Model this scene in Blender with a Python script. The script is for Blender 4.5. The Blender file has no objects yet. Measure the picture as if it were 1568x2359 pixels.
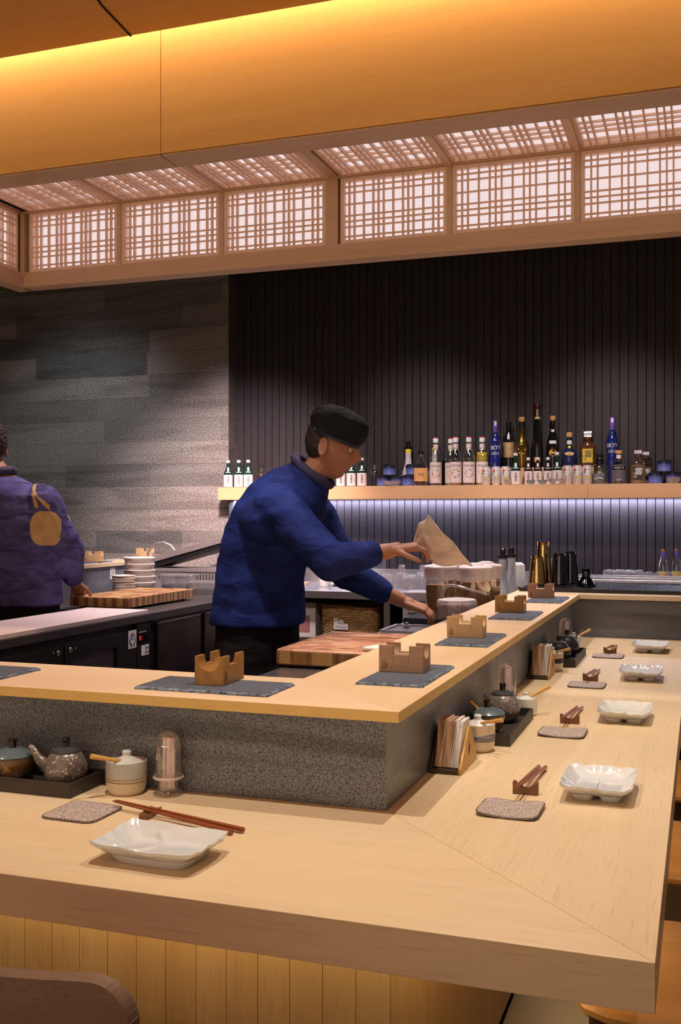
import bpy, bmesh, math, random
from mathutils import Vector, Matrix, noise
random.seed(7)
PI = math.pi
scn = bpy.context.scene
COL = scn.collection

# ------------------------------------------------------------------ materials
def _mat(name):
    m = bpy.data.materials.new(name); m.use_nodes = True
    nt = m.node_tree; nt.nodes.clear()
    o = nt.nodes.new('ShaderNodeOutputMaterial')
    return m, nt, o
def N(nt, t, **kw):
    n = nt.nodes.new(t)
    for k, v in kw.items():
        if k in n.inputs.keys(): n.inputs[k].default_value = v
        else: setattr(n, k, v)
    return n
def L(nt, a, b): nt.links.new(a, b)
def c4(c): return (c[0], c[1], c[2], 1.0)
def princ(nt, o, col=(.5,.5,.5), rough=.5, metal=0., spec=.5, coat=0.):
    p = nt.nodes.new('ShaderNodeBsdfPrincipled')
    p.inputs['Base Color'].default_value = c4(col)
    p.inputs['Roughness'].default_value = rough
    p.inputs['Metallic'].default_value = metal
    p.inputs['Specular IOR Level'].default_value = spec
    p.inputs['Coat Weight'].default_value = coat
    L(nt, p.outputs[0], o.inputs[0])
    return p
def coords(nt, scale=(1,1,1), rot=(0,0,0)):
    tc = N(nt, 'ShaderNodeTexCoord'); mp = N(nt, 'ShaderNodeMapping')
    mp.inputs['Scale'].default_value = scale; mp.inputs['Rotation'].default_value = rot
    L(nt, tc.outputs['Object'], mp.inputs[0]); return mp.outputs[0]
def ramp(nt, fac, stops):
    r = nt.nodes.new('ShaderNodeValToRGB'); e = r.color_ramp.elements
    while len(e) < len(stops): e.new(.5)
    for k, (p, c) in enumerate(stops):
        e[k].position = p; e[k].color = c4(c)
    L(nt, fac, r.inputs[0]); return r.outputs[0]
def bump(nt, h, p, strength=.3, dist=.001):
    b = N(nt, 'ShaderNodeBump'); b.inputs['Strength'].default_value = strength; b.inputs['Distance'].default_value = dist
    L(nt, h, b.inputs['Height']); L(nt, b.outputs[0], p.inputs['Normal'])

def plain(name, col, rough=.5, metal=0., spec=.5, coat=0., var=.06, vs=40):
    m, nt, o = _mat(name); p = princ(nt, o, col, rough, metal, spec, coat)
    n = N(nt, 'ShaderNodeTexNoise'); n.inputs['Scale'].default_value = vs; n.inputs['Detail'].default_value = 3
    L(nt, coords(nt), n.inputs[0])
    a = [max(0, x*(1-var)) for x in col]; b = [min(1, x*(1+var)) for x in col]
    L(nt, ramp(nt, n.outputs[0], [(.3, a), (.7, b)]), p.inputs['Base Color'])
    return m

def wood(name, c1, c2, c3, grain='x', rough=.42, fine=1., coat=0., big=1., pore=.45):
    m, nt, o = _mat(name); p = princ(nt, o, c1, rough, coat=coat)
    ax = 'xyz'.index(grain)
    s1 = [14*big]*3; s1[ax] = .9*big
    s2 = [330*fine]*3; s2[ax] = 12*fine
    n1 = N(nt, 'ShaderNodeTexNoise'); n1.inputs['Scale'].default_value = 1; n1.inputs['Detail'].default_value = 5; n1.inputs['Distortion'].default_value = .6
    L(nt, coords(nt, s1), n1.inputs[0])
    n2 = N(nt, 'ShaderNodeTexNoise'); n2.inputs['Scale'].default_value = 1; n2.inputs['Detail'].default_value = 4
    L(nt, coords(nt, s2), n2.inputs[0])
    base = ramp(nt, n1.outputs[0], [(.32, c1), (.68, c2)])
    pores = ramp(nt, n2.outputs[0], [(.28, (1,1,1)), (.44, (0,0,0))])
    mx = N(nt, 'ShaderNodeMix', data_type='RGBA')
    mul = N(nt, 'ShaderNodeMath', operation='MULTIPLY'); mul.inputs[1].default_value = pore
    L(nt, pores, mul.inputs[0]); L(nt, mul.outputs[0], mx.inputs[0])
    L(nt, base, mx.inputs[6]); mx.inputs[7].default_value = c4(c3)
    L(nt, mx.outputs[2], p.inputs['Base Color'])
    bump(nt, n2.outputs[0], p, .12, .0006)
    return m

def granite(name, dark, light, vein=.5, rough=.6, scale=1., rot=(0,0,0), bricks=False):
    m, nt, o = _mat(name); p = princ(nt, o, dark, rough)
    n1 = N(nt, 'ShaderNodeTexNoise'); n1.inputs['Scale'].default_value = 260*scale; n1.inputs['Detail'].default_value = 4; n1.inputs['Roughness'].default_value = .7
    L(nt, coords(nt), n1.inputs[0])
    spk = ramp(nt, n1.outputs[0], [(.36, dark), (.50, [(a+b)/2 for a, b in zip(dark, light)]), (.66, light)])
    w = N(nt, 'ShaderNodeTexNoise'); w.inputs['Scale'].default_value = 1.; w.inputs['Detail'].default_value = 4; w.inputs['Distortion'].default_value = 1.2
    L(nt, coords(nt, (1.0, 4, 7), rot), w.inputs[0])
    vn = ramp(nt, w.outputs[0], [(.36, (1-vein,)*3), (.52, (1,1,1)), (.75, (1.0,)*3)])
    mx = N(nt, 'ShaderNodeMix', data_type='RGBA', blend_type='MULTIPLY'); mx.inputs[0].default_value = 1
    L(nt, spk, mx.inputs[6]); L(nt, vn, mx.inputs[7]); out = mx.outputs[2]
    if bricks:
        tc = N(nt, 'ShaderNodeTexCoord'); sp = N(nt, 'ShaderNodeSeparateXYZ'); cb = N(nt, 'ShaderNodeCombineXYZ')
        L(nt, tc.outputs['Object'], sp.inputs[0]); L(nt, sp.outputs[0], cb.inputs[0]); L(nt, sp.outputs[2], cb.inputs[1])
        br = N(nt, 'ShaderNodeTexBrick'); br.offset = .37; br.offset_frequency = 2; br.squash = 1.35; br.squash_frequency = 3
        br.inputs['Scale'].default_value = 1; br.inputs['Mortar Size'].default_value = .0014; br.inputs['Mortar Smooth'].default_value = .3
        br.inputs['Brick Width'].default_value = .66; br.inputs['Row Height'].default_value = .152; br.inputs['Bias'].default_value = -.1
        br.inputs['Color1'].default_value = (.55, .58, .60, 1); br.inputs['Color2'].default_value = (1.65, 1.52, 1.46, 1); br.inputs['Mortar'].default_value = (.50, .50, .50, 1)
        L(nt, cb.outputs[0], br.inputs[0])
        m2 = N(nt, 'ShaderNodeMix', data_type='RGBA', blend_type='MULTIPLY'); m2.inputs[0].default_value = 1
        L(nt, out, m2.inputs[6]); L(nt, br.outputs[0], m2.inputs[7]); out = m2.outputs[2]
    L(nt, out, p.inputs['Base Color']); bump(nt, n1.outputs[0], p, .25, .001)
    return m

def glass(name, tint=(.93,.95,.95), refl=.10, rough=.02, ribs=0, cloud=0.):
    """thin clear glass or plastic: sees through, with grazing reflections"""
    m, nt, o = _mat(name)
    t = N(nt, 'ShaderNodeBsdfTransparent'); t.inputs[0].default_value = c4(tint)
    g = N(nt, 'ShaderNodeBsdfGlossy'); g.inputs['Roughness'].default_value = rough; g.inputs['Color'].default_value = (1,1,1,1)
    lw = N(nt, 'ShaderNodeLayerWeight'); lw.inputs['Blend'].default_value = .35
    mp = N(nt, 'ShaderNodeMapRange'); mp.inputs['To Min'].default_value = refl; mp.inputs['To Max'].default_value = .75
    L(nt, lw.outputs['Facing'], mp.inputs[0])
    mx = N(nt, 'ShaderNodeMixShader'); L(nt, mp.outputs[0], mx.inputs[0]); L(nt, t.outputs[0], mx.inputs[1]); L(nt, g.outputs[0], mx.inputs[2])
    out = mx.outputs[0]
    if ribs:
        n = N(nt, 'ShaderNodeTexNoise'); n.inputs['Scale'].default_value = ribs; n.inputs['Detail'].default_value = 2
        L(nt, coords(nt, (1,1,.25)), n.inputs[0])
        b = N(nt, 'ShaderNodeBump'); b.inputs['Strength'].default_value = 1; b.inputs['Distance'].default_value = .01
        L(nt, n.outputs[0], b.inputs['Height']); L(nt, b.outputs[0], g.inputs['Normal']); L(nt, b.outputs[0], lw.inputs['Normal'])
    if cloud:
        d = N(nt, 'ShaderNodeBsdfDiffuse'); d.inputs[0].default_value = (.9,.84,.84,1)
        m2 = N(nt, 'ShaderNodeMixShader'); m2.inputs[0].default_value = cloud
        L(nt, out, m2.inputs[1]); L(nt, d.outputs[0], m2.inputs[2]); out = m2.outputs[0]
    L(nt, out, o.inputs[0]); return m

def emit(name, col, s):
    m, nt, o = _mat(name); e = N(nt, 'ShaderNodeEmission'); e.inputs[0].default_value = c4(col); e.inputs[1].default_value = s
    L(nt, e.outputs[0], o.inputs[0]); return m

def fabric(name, c1, c2, scale=500, rough=.9, b=.5):
    m, nt, o = _mat(name); p = princ(nt, o, c1, rough, spec=.2)
    n = N(nt, 'ShaderNodeTexNoise'); n.inputs['Scale'].default_value = 1; n.inputs['Detail'].default_value = 3
    L(nt, coords(nt, (scale, scale*.35, scale)), n.inputs[0])
    n2 = N(nt, 'ShaderNodeTexNoise'); n2.inputs['Scale'].default_value = 1
    L(nt, coords(nt, (scale*.3, scale, scale)), n2.inputs[0])
    a = N(nt, 'ShaderNodeMath', operation='MAXIMUM'); L(nt, n.outputs[0], a.inputs[0]); L(nt, n2.outputs[0], a.inputs[1])
    L(nt, ramp(nt, a.outputs[0], [(.42, c1), (.62, c2)]), p.inputs['Base Color']); bump(nt, a.outputs[0], p, b, .0015)
    return m

def cloth(name, col, shade, wr=9):
    m, nt, o = _mat(name); p = princ(nt, o, col, .85, spec=.2)
    n = N(nt, 'ShaderNodeTexNoise'); n.inputs['Scale'].default_value = wr; n.inputs['Detail'].default_value = 3; n.inputs['Distortion'].default_value = 1.0
    L(nt, coords(nt, (1, 1, 2.2)), n.inputs[0])
    L(nt, ramp(nt, n.outputs[0], [(.3, shade), (.65, col)]), p.inputs['Base Color']); bump(nt, n.outputs[0], p, .5, .012)
    return m

OAK = ((.74,.585,.385), (.69,.53,.335), (.50,.36,.21))
oak_x = wood('oak_x', *OAK, grain='x'); oak_y = wood('oak_y', *OAK, grain='y', pore=.62)
ledge_x = wood('ledge_oak_x', (.82,.61,.42), (.78,.56,.37), (.6,.42,.25), grain='x', pore=.25); ledge_y = wood('ledge_oak_y', (.80,.59,.38), (.75,.54,.33), (.56,.38,.2), grain='y', pore=.3)
oak_z = wood('oak_z', (.60,.40,.18), (.52,.33,.13), (.35,.2,.07), grain='z')
ceil_oak = wood('ceiling_oak', (.60,.32,.095), (.53,.27,.075), (.40,.19,.045), grain='x', rough=.55, fine=.8, big=.5, pore=.3)
canopy_oak = wood('canopy_oak', (.62,.41,.27), (.55,.36,.23), (.40,.25,.15), grain='x', rough=.5)
slat_wood = plain('slat_wood', (.80,.56,.43), .6)
shelf_oak = wood('shelf_oak', (.82,.48,.26), (.76,.43,.22), (.62,.34,.16), grain='x')
dark_board = wood('charred_board', (.027,.020,.025), (.018,.014,.018), (.008,.006,.008), grain='z', rough=.55)
groove_mat = plain('groove_black', (.004,.004,.005), .9)
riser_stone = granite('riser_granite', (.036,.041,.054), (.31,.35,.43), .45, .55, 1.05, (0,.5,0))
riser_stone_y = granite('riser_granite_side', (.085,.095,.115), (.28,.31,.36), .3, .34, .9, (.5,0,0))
wall_stone = granite('wall_stone', (.060,.063,.064), (.36,.335,.32), .35, .75, .42, (0,.28,0), True)
holder_woods = [wood('teak_dark', (.40,.20,.05), (.18,.075,.018), (.10,.04,.01), grain='x', big=1.4),
                wood('walnut_grey', (.36,.22,.13), (.24,.14,.08), (.14,.08,.04), grain='x'),
                wood('acacia_pale', (.58,.38,.19), (.42,.26,.12), (.26,.14,.06), grain='x'),
                wood('teak_gold', (.47,.26,.07), (.36,.19,.05), (.2,.1,.03), grain='x'),
                wood('walnut_red', (.36,.19,.11), (.26,.13,.08), (.15,.07,.04), grain='x')]
slate = granite('slate', (.055,.066,.098), (.125,.145,.20), .25, .7, .5)
slate_edge = granite('slate_edge', (.03,.045,.08), (.26,.33,.46), .5, .8, .35)
def ceramic(name, c1, c2, spots, sc=120, rough=.15, thr=.72):
    m, nt, o = _mat(name); p = princ(nt, o, c1, rough, coat=.4)
    n = N(nt, 'ShaderNodeTexNoise'); n.inputs['Scale'].default_value = 12; L(nt, coords(nt), n.inputs[0])
    base = ramp(nt, n.outputs[0], [(.35, c1), (.65, c2)])
    s = N(nt, 'ShaderNodeTexNoise'); s.inputs['Scale'].default_value = sc; s.inputs['Detail'].default_value = 3; L(nt, coords(nt), s.inputs[0])
    f = ramp(nt, s.outputs[0], [(thr, (0,0,0)), (thr+.04, (1,1,1))])
    mx = N(nt, 'ShaderNodeMix', data_type='RGBA'); L(nt, f, mx.inputs[0]); L(nt, base, mx.inputs[6]); mx.inputs[7].default_value = c4(spots)
    L(nt, mx.outputs[2], p.inputs['Base Color']); return m
plate_mat = ceramic('celadon_white', (.60,.66,.70), (.68,.69,.71), (.1,.1,.1), 95, .12, .76)
jar_grey = ceramic('jar_glaze_grey', (.40,.43,.43), (.50,.52,.50), (.2,.17,.12), 130, .3)
jar_cream = ceramic('jar_cream', (.62,.52,.38), (.70,.60,.46), (.3,.2,.1), 140, .45)
jar_white = ceramic('lid_white', (.72,.74,.74), (.76,.76,.76), (.5,.5,.5), 130, .25)
band_brown = plain('brush_band_brown', (.16,.09,.04), .5)
band_blue = plain('brush_band_blue', (.07,.09,.17), .4, var=.5, vs=150)
pot_mat = ceramic('teapot_raku', (.07,.055,.048), (.20,.17,.155), (.55,.45,.38), 190, .26, .60)
pot_black = ceramic('teapot_black', (.02,.02,.022), (.04,.04,.042), (.20,.14,.08), 200, .3, .72)
pot_lid = plain('teapot_lid', (.05,.055,.065), .3, coat=.3)
bowl_brown = ceramic('sauce_bowl_glaze', (.03,.03,.03), (.20,.10,.03), (.4,.25,.1), 30, .3, .62)
tray_mat = wood('tray_dark', (.022,.018,.018), (.04,.028,.022), (.01,.008,.008), grain='x', rough=.5)
tray_edge = wood('tray_edge', (.22,.15,.08), (.10,.07,.04), (.03,.02,.01), grain='y', rough=.7)
coaster_mat = fabric('linen_taupe', (.15,.12,.11), (.56,.47,.44), 620)
coaster_edge = fabric('linen_edge', (.07,.06,.06), (.22,.18,.15), 400)
stick_mat = wood('chopstick_rosewood', (.30,.085,.03), (.20,.05,.02), (.10,.02,.01), grain='x', rough=.3, fine=1.5)
rest_mat = wood('rest_walnut', (.20,.085,.03), (.13,.05,.02), (.06,.02,.01), grain='x')
spoon_mat = wood('spoon_bamboo', (.70,.42,.13), (.60,.34,.10), (.4,.2,.05), grain='x', rough=.5)
napkin_kraft = plain('napkin_kraft', (.58,.38,.25), .9)
napkin_white = plain('napkin_white', (.80,.76,.76), .9)
holder_gold = wood('napkin_holder_wood', (.60,.34,.06), (.48,.25,.04), (.25,.12,.02), grain='z')
dark_brown = plain('dark_brown', (.05,.025,.015), .5)
burn = plain('burned_mark', (.07,.03,.01), .8)
steel = plain('brushed_steel', (.55,.53,.54), .32, 1.0)
steel_d = plain('dark_steel', (.10,.085,.085), .38, .6)
fridge_mat = plain('black_stainless', (.030,.024,.026), .35, .5)
rubber = plain('black_rubber', (.008,.008,.010), .45)
black_gloss = plain('black_gloss', (.008,.008,.010), .12)
white_board = plain('white_cutting_board', (.80,.68,.68), .5)
white_pl = plain('white_plastic', (.80,.78,.78), .4)
porc = plain('cream_porcelain', (.82,.72,.66), .3)
paper = emit('lit_paper', (1.0, .80, .80), .90)
gold_m = plain('gold_metal', (.80,.52,.17), .12, 1.0)
gun_m = plain('gunmetal', (.10,.095,.11), .10, 1.0)
clear = glass('clear_glass'); crystal = glass('cut_crystal', (.90,.86,.88), .32, .05, 160, .10)
blue_glass = glass('blue_glass', (.35,.45,.85), .15)
frost = glass('frosted_plastic', (.95,.82,.80), .10, .25, 0, .50)
plast = glass('clear_plastic', (.92,.92,.93), .22, .1, 0, .06)
pinkglass = glass('dome_plastic', (.97,.93,.92), .07, .05, 0, .05)
green_glass = plain('green_glass', (.007,.034,.024), .08, spec=.8)
tea_mat = plain('barley_tea', (.72,.38,.06), .3)
ink = plain('ink_black', (.02,.02,.025), .6); ink_red = plain('ink_red', (.65,.05,.05), .6); ink_w = plain('ink_white', (.85,.85,.88), .6)
ink_gold = plain('ink_gold', (.80,.58,.22), .4); ink_green = plain('ink_green', (.09,.20,.10), .6); ink_or = plain('ink_orange', (.85,.38,.06), .6)
lab_pink = plain('label_blush', (.85,.70,.68), .6); lab_or = plain('label_orange', (.85,.42,.16), .6); lab_tan = plain('label_tan', (.36,.23,.13), .6)
lab_y = plain('label_yellow', (.75,.52,.06), .6); lab_b = plain('label_black', (.03,.025,.03), .5); yellow_m = plain('yellow_band', (.9,.75,.03), .5)
cobalt = plain('cobalt_glass', (.012,.02,.16), .08, spec=.8); violet = plain('violet_foil', (.20,.12,.60), .3, .3)
black_glass = plain('black_bottle_glass', (.008,.008,.008), .06, spec=.9)
goldfoil = plain('gold_bottle', (.42,.24,.06), .12, .9); cork = plain('cork', (.68,.36,.13), .8); wine_cap = plain('wine_foil', (.07,.008,.015), .3)
amber = plain('amber_spirit', (.36,.13,.02), .08, spec=.7); dark_amber = plain('dark_amber', (.10,.035,.012), .08, spec=.8)
lemon_liq = plain('lemon_syrup', (.60,.45,.06), .2)
blue_cer = None
def grad_cer(name):
    m, nt, o = _mat(name); p = princ(nt, o, (.1,.1,.3), .2, coat=.5)
    tc = N(nt, 'ShaderNodeTexCoord'); sp = N(nt, 'ShaderNodeSeparateXYZ'); L(nt, tc.outputs['Object'], sp.inputs[0])
    n = N(nt, 'ShaderNodeTexNoise'); n.inputs['Scale'].default_value = 90; L(nt, coords(nt, (1,1,.15)), n.inputs[0])
    a = N(nt, 'ShaderNodeMath', operation='MULTIPLY_ADD'); a.inputs[1].default_value = .02; L(nt, n.outputs[0], a.inputs[0]); L(nt, sp.outputs[2], a.inputs[2])
    L(nt, ramp(nt, a.outputs[0], [(.004, (.02,.02,.05)), (.02, (.20,.24,.62)), (.048, (.10,.12,.42)), (.064, (.012,.012,.02))]), p.inputs['Base Color'])
    return m
blue_cer = grad_cer('blue_glaze')
skin = plain('skin', (.42,.20,.12), .55, var=.08, vs=14); hair_m = plain('hair', (.03,.018,.014), .7, var=.4, vs=90)
shirt_blue = cloth('shirt_blue', (.016,.036,.215), (.008,.017,.11)); shirt_dim = cloth('shirt_slate_blue', (.12,.11,.30), (.045,.043,.13))
black_cloth = cloth('black_cloth', (.014,.013,.016), (.006,.006,.008)); cap_cloth = cloth('cap_cloth', (.018,.022,.028), (.010,.012,.016), 14)
towel_m = cloth('towel', (.84,.77,.74), (.66,.58,.55)); patch_m = plain('mustard_patch', (.66,.42,.16), .8, var=.12, vs=20)
eye_w = plain('eye_white', (.6,.56,.52), .3)

# ------------------------------------------------------------------ geometry helpers
def rotz(a): return Matrix.Rotation(a, 4, 'Z')
class G:
    def __init__(s): s.b = bmesh.new()
    def _tag(s, vs, M):
        if M is not None: bmesh.ops.transform(s.b, matrix=M, verts=vs)
        return vs
    def box(s, x0, x1, y0, y1, z0, z1, bev=0., M=None, seg=2):
        r = bmesh.ops.create_cube(s.b, size=1); vs = r['verts']
        bmesh.ops.scale(s.b, vec=(x1-x0, y1-y0, z1-z0), verts=vs); bmesh.ops.translate(s.b, vec=((x0+x1)/2, (y0+y1)/2, (z0+z1)/2), verts=vs)
        if bev:
            es = list({e for v in vs for e in v.link_edges})
            o = bmesh.ops.bevel(s.b, geom=es, offset=bev, segments=seg, affect='EDGES', profile=.6)
            vs = list(set(o['verts']) | {v for v in vs if v.is_valid})
        s._tag(vs, M); return s
    def lathe(s, prof, seg=32, c=(0,0,0), M=None, sx=1., sy=1., fn=None):
        rings = []; vs = []
        for r, z in prof:
            if r < 1e-6: v = s.b.verts.new((c[0], c[1], c[2]+z)); rings.append([v]); vs.append(v)
            else:
                ring = []
                for k in range(seg):
                    a = 2*PI*k/seg; rr = r*(fn(a, z) if fn else 1)
                    v = s.b.verts.new((c[0]+rr*sx*math.cos(a), c[1]+rr*sy*math.sin(a), c[2]+z)); ring.append(v); vs.append(v)
                rings.append(ring)
        for A, B in zip(rings, rings[1:]):
            for k in range(seg):
                q = [A[k % len(A)], A[(k+1) % len(A)], B[(k+1) % len(B)], B[k % len(B)]]
                u = []
                for v in q:
                    if v not in u: u.append(v)
                if len(u) > 2:
                    try: s.b.faces.new(u)
                    except ValueError: pass
        s._tag(vs, M); return s
    def loft(s, rings, cap=True, M=None):
        R = [[s.b.verts.new(p) for p in r] for r in rings]
        n = len(R[0])
        for A, B in zip(R, R[1:]):
            for k in range(n): s.b.faces.new((A[k], A[(k+1) % n], B[(k+1) % n], B[k]))
        if cap: s.b.faces.new(R[0][::-1]); s.b.faces.new(R[-1])
        s._tag([v for r in R for v in r], M); return s
    def tube(s, pts, r, seg=10, cap=True, M=None):
        pts = [Vector(p) for p in pts]; n = len(pts)
        rs = r if isinstance(r, (list, tuple)) else [r]*n
        rings = []; up = Vector((0, 0, 1))
        for k in range(n):
            d = (pts[min(k+1, n-1)] - pts[max(k-1, 0)]).normalized()
            a = d.cross(up)
            if a.length < .05: a = d.cross(Vector((1, 0, 0)))
            a.normalize(); b = a.cross(d).normalized(); up = b
            rings.append([tuple(pts[k] + a*rs[k]*math.cos(2*PI*j/seg) + b*rs[k]*math.sin(2*PI*j/seg)) for j in range(seg)])
        return s.loft(rings, cap, M)
    def prism(s, poly, z0, z1, M=None):
        """poly in xy extruded along z"""
        A = [s.b.verts.new((x, y, z0)) for x, y in poly]; B = [s.b.verts.new((x, y, z1)) for x, y in poly]; n = len(A)
        s.b.faces.new(A[::-1]); s.b.faces.new(B)
        for k in range(n): s.b.faces.new((A[k], A[(k+1) % n], B[(k+1) % n], B[k]))
        s._tag(A+B, M); return s
    def ell(s, c, r, M=None, u=24, v=14):
        q = bmesh.ops.create_uvsphere(s.b, u_segments=u, v_segments=v, radius=1)['verts']
        bmesh.ops.scale(s.b, vec=r if isinstance(r, tuple) else (r, r, r), verts=q)
        if M is not None: s._tag(q, M)
        bmesh.ops.translate(s.b, vec=c, verts=q); return s
    def cone(s, p, q, r0, r1, seg=14):
        """rounded limb segment"""
        p = Vector(p); q = Vector(q); s.ell(tuple(p), r0, u=seg, v=8); s.ell(tuple(q), r1, u=seg, v=8)
        return s.tube([p, q], [r0, r1], seg)
    def quad(s, a, b, c, d):
        s.b.faces.new([s.b.verts.new(p) for p in (a, b, c, d)]); return s
    def strip(s, r, z0, z1, a0, a1, seg=16):
        """curved label facing -Y"""
        pr = None
        for k in range(seg+1):
            a = a0+(a1-a0)*k/seg; x, y = r*math.sin(a), -r*math.cos(a)
            cu = (s.b.verts.new((x, y, z0)), s.b.verts.new((x, y, z1)))
            if pr: s.b.faces.new((pr[0], cu[0], cu[1], pr[1]))
            pr = cu
        return s
    def obj(s, name, mat, parent=None, smooth=True, ang=40, bev=0., loc=None, keep=False, sub=0):
        bmesh.ops.recalc_face_normals(s.b, faces=s.b.faces)
        me = bpy.data.meshes.new(name); s.b.to_mesh(me)
        if not keep: s.b.free()
        o = bpy.data.objects.new(name, me); COL.objects.link(o)
        for m in (mat if isinstance(mat, (list, tuple)) else [mat]): me.materials.append(m)
        if smooth:
            for p in me.polygons: p.use_smooth = True
            try: me.set_sharp_from_angle(angle=math.radians(ang))
            except Exception: pass
        if parent is not None: o.parent = parent
        if loc: o.location = loc
        if bev:
            md = o.modifiers.new('b', 'BEVEL'); md.width = bev; md.segments = 2; md.limit_method = 'ANGLE'
        if sub: md = o.modifiers.new('s', 'SUBSURF'); md.levels = sub; md.render_levels = sub
        return o
def props(o, label=None, cat=None, group=None, kind=None):
    if label: o['label'] = label
    if cat: o['category'] = cat
    if group: o['group'] = group
    if kind: o['kind'] = kind
    return o
def thing(name, label, cat, loc=(0,0,0), rz=0., group=None, kind=None):
    o = bpy.data.objects.new(name, None); COL.objects.link(o); o.empty_display_size = .05
    o.location = loc; o.rotation_euler = (0, 0, rz); return props(o, label, cat, group, kind)
def copy_tree(o, parent=None):
    c = o.copy(); COL.objects.link(c); c.parent = parent
    for ch in [x for x in bpy.data.objects if x.parent == o]: copy_tree(ch, c)
    return c
def dup(o, label, loc, rz=None, group=None):
    c = copy_tree(o); c.location = loc
    if rz is not None: c.rotation_euler = (0, 0, rz)
    c['label'] = label
    if group: c['group'] = group
    return c
def face_cam(x, y): return math.atan2(-x, y)*1.0

def evaluate(o):
    """mesh of one object with its modifiers, worked out in a scratch scene"""
    sc2 = bpy.data.scenes.new('scratch'); sc2.collection.objects.link(o)
    with bpy.context.temp_override(scene=sc2, view_layer=sc2.view_layers[0]):
        dg = bpy.context.evaluated_depsgraph_get(); dg.update()
    me = bpy.data.meshes.new_from_object(o.evaluated_get(dg)); bpy.data.objects.remove(o); bpy.data.scenes.remove(sc2); return me
def text_mesh(body, size, spacing=1., wscale=1.):
    cu = bpy.data.curves.new('t', 'FONT'); cu.body = body; cu.size = size; cu.align_x = 'CENTER'; cu.align_y = 'CENTER'
    cu.resolution_u = 3; cu.space_character = spacing; cu.space_line = .9
    o = bpy.data.objects.new('t', cu); me = evaluate(o); bpy.data.curves.remove(cu)
    for v in me.vertices: v.co.x *= wscale
    return me
def lettering(body, size, mat, parent, r=None, loc=(0,0,0), rot=(PI/2,0,0), name='lettering', spacing=1., wscale=1.):
    """r given: wrapped round a bottle of that radius at height loc.z, facing -Y"""
    me = text_mesh(body, size, spacing, wscale)
    if r:
        b = bmesh.new(); b.from_mesh(me)
        bmesh.ops.subdivide_edges(b, edges=[e for e in b.edges if e.calc_length() > size*.4], cuts=1)
        for v in b.verts:
            a = v.co.x/r; z = v.co.y
            v.co = Vector((r*math.sin(a)+loc[0], -r*math.cos(a)+loc[1], z+loc[2]))
        b.to_mesh(me); b.free()
    me.name = name; me.materials.clear(); me.materials.append(mat)
    o = bpy.data.objects.new(name, me); COL.objects.link(o); o.parent = parent
    if not r: o.location = loc; o.rotation_euler = rot
    return o
def blots(r, zc, hz, wa, cols, n, parent, sz=.004, ring=True, name='label_artwork', seed=1):
    """small printed shapes on a curved label"""
    rnd = random.Random(seed); per = {}
    for k in range(n):
        if ring:
            t = 2*PI*k/n + rnd.uniform(-.2, .2); a = wa*math.cos(t)/r; z = zc+hz*math.sin(t)
        else: a = rnd.uniform(-wa, wa)/r; z = zc+rnd.uniform(-hz, hz)
        m = cols[k % len(cols)]; per.setdefault(m.name, (m, []))[1].append((a, z, sz*rnd.uniform(.6, 1.3), rnd.uniform(0, PI)))
    mats = [v[0] for v in per.values()]; g = G(); off = 0
    for mi, (m, L_) in enumerate(per.values()):
        for a, z, s_, ph in L_:
            off += .000004
            vs = []
            for j in range(8):
                t = 2*PI*j/8; u = s_*math.cos(t); w = s_*.6*math.sin(t); x = u*math.cos(ph)-w*math.sin(ph); y = u*math.sin(ph)+w*math.cos(ph)
                aa = a+x/r; vs.append(g.b.verts.new(((r+off)*math.sin(aa), -(r+off)*math.cos(aa), z+y)))
            f = g.b.faces.new(vs); f.material_index = mi
    return g.obj(name, mats, parent, smooth=False)

# ================================================================== SETTING
LZ, UZ, SB = .75, .955, .933          # dining top, ledge top, ledge slab underside
AX, AY, BX, BY = -.057, 1.395, -.582, 1.937
def struct(o): o['kind'] = 'structure'; return o
struct(G().box(-9, 3, -2.5, 7.0, -.05, 0).obj('floor', wood('floor_wood', (.06,.035,.022), (.045,.028,.018), (.025,.014,.01), 'y'), smooth=False))
struct(G().box(-9, -2.954, 6.2, 6.9, 0, 3.3).obj('wall_back_left', wall_stone, smooth=False))
struct(G().box(-2.954, -2.95, 6.2, 6.36, 0, 3.3).obj('wall_return', granite('wall_return_stone', (.05,.045,.045), (.12,.10,.10), .3, .8, .6), smooth=False))
g = G(); x = -2.95; rnd = random.Random(3)
while x < 1.6:
    w = .0508; g.box(x+.0023, x+w-.0023, 6.33, 6.36, 0, 3.3); x += w
struct(g.obj('wall_back_right', dark_board, smooth=False))
struct(G().box(-2.95, 1.6, 6.352, 6.9, 0, 3.3).obj('wall_back_backing', groove_mat, smooth=False))
struct(G().box(-9, 3, -2.5, 3.12, 2.98, 3.02).obj('ceiling', ceil_oak, smooth=False))
struct(G().box(-9, 3, 3.0, 7.0, 3.3, 3.35).obj('ceiling_kitchen', plain('kitchen_ceiling_black', (.012,.012,.014), .9), smooth=False))
# ceiling panel joint
struct(G().prism([(-1.86,3.121),(-1.853,3.121),(-1.83,2.9),(-1.78,2.7),(-1.68,2.5),(-1.53,2.3),(-1.535,2.3),(-1.686,2.5),(-1.786,2.7),(-1.837,2.9)], 2.9765, 2.9802).obj('trim_1', groove_mat, smooth=False))
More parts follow.
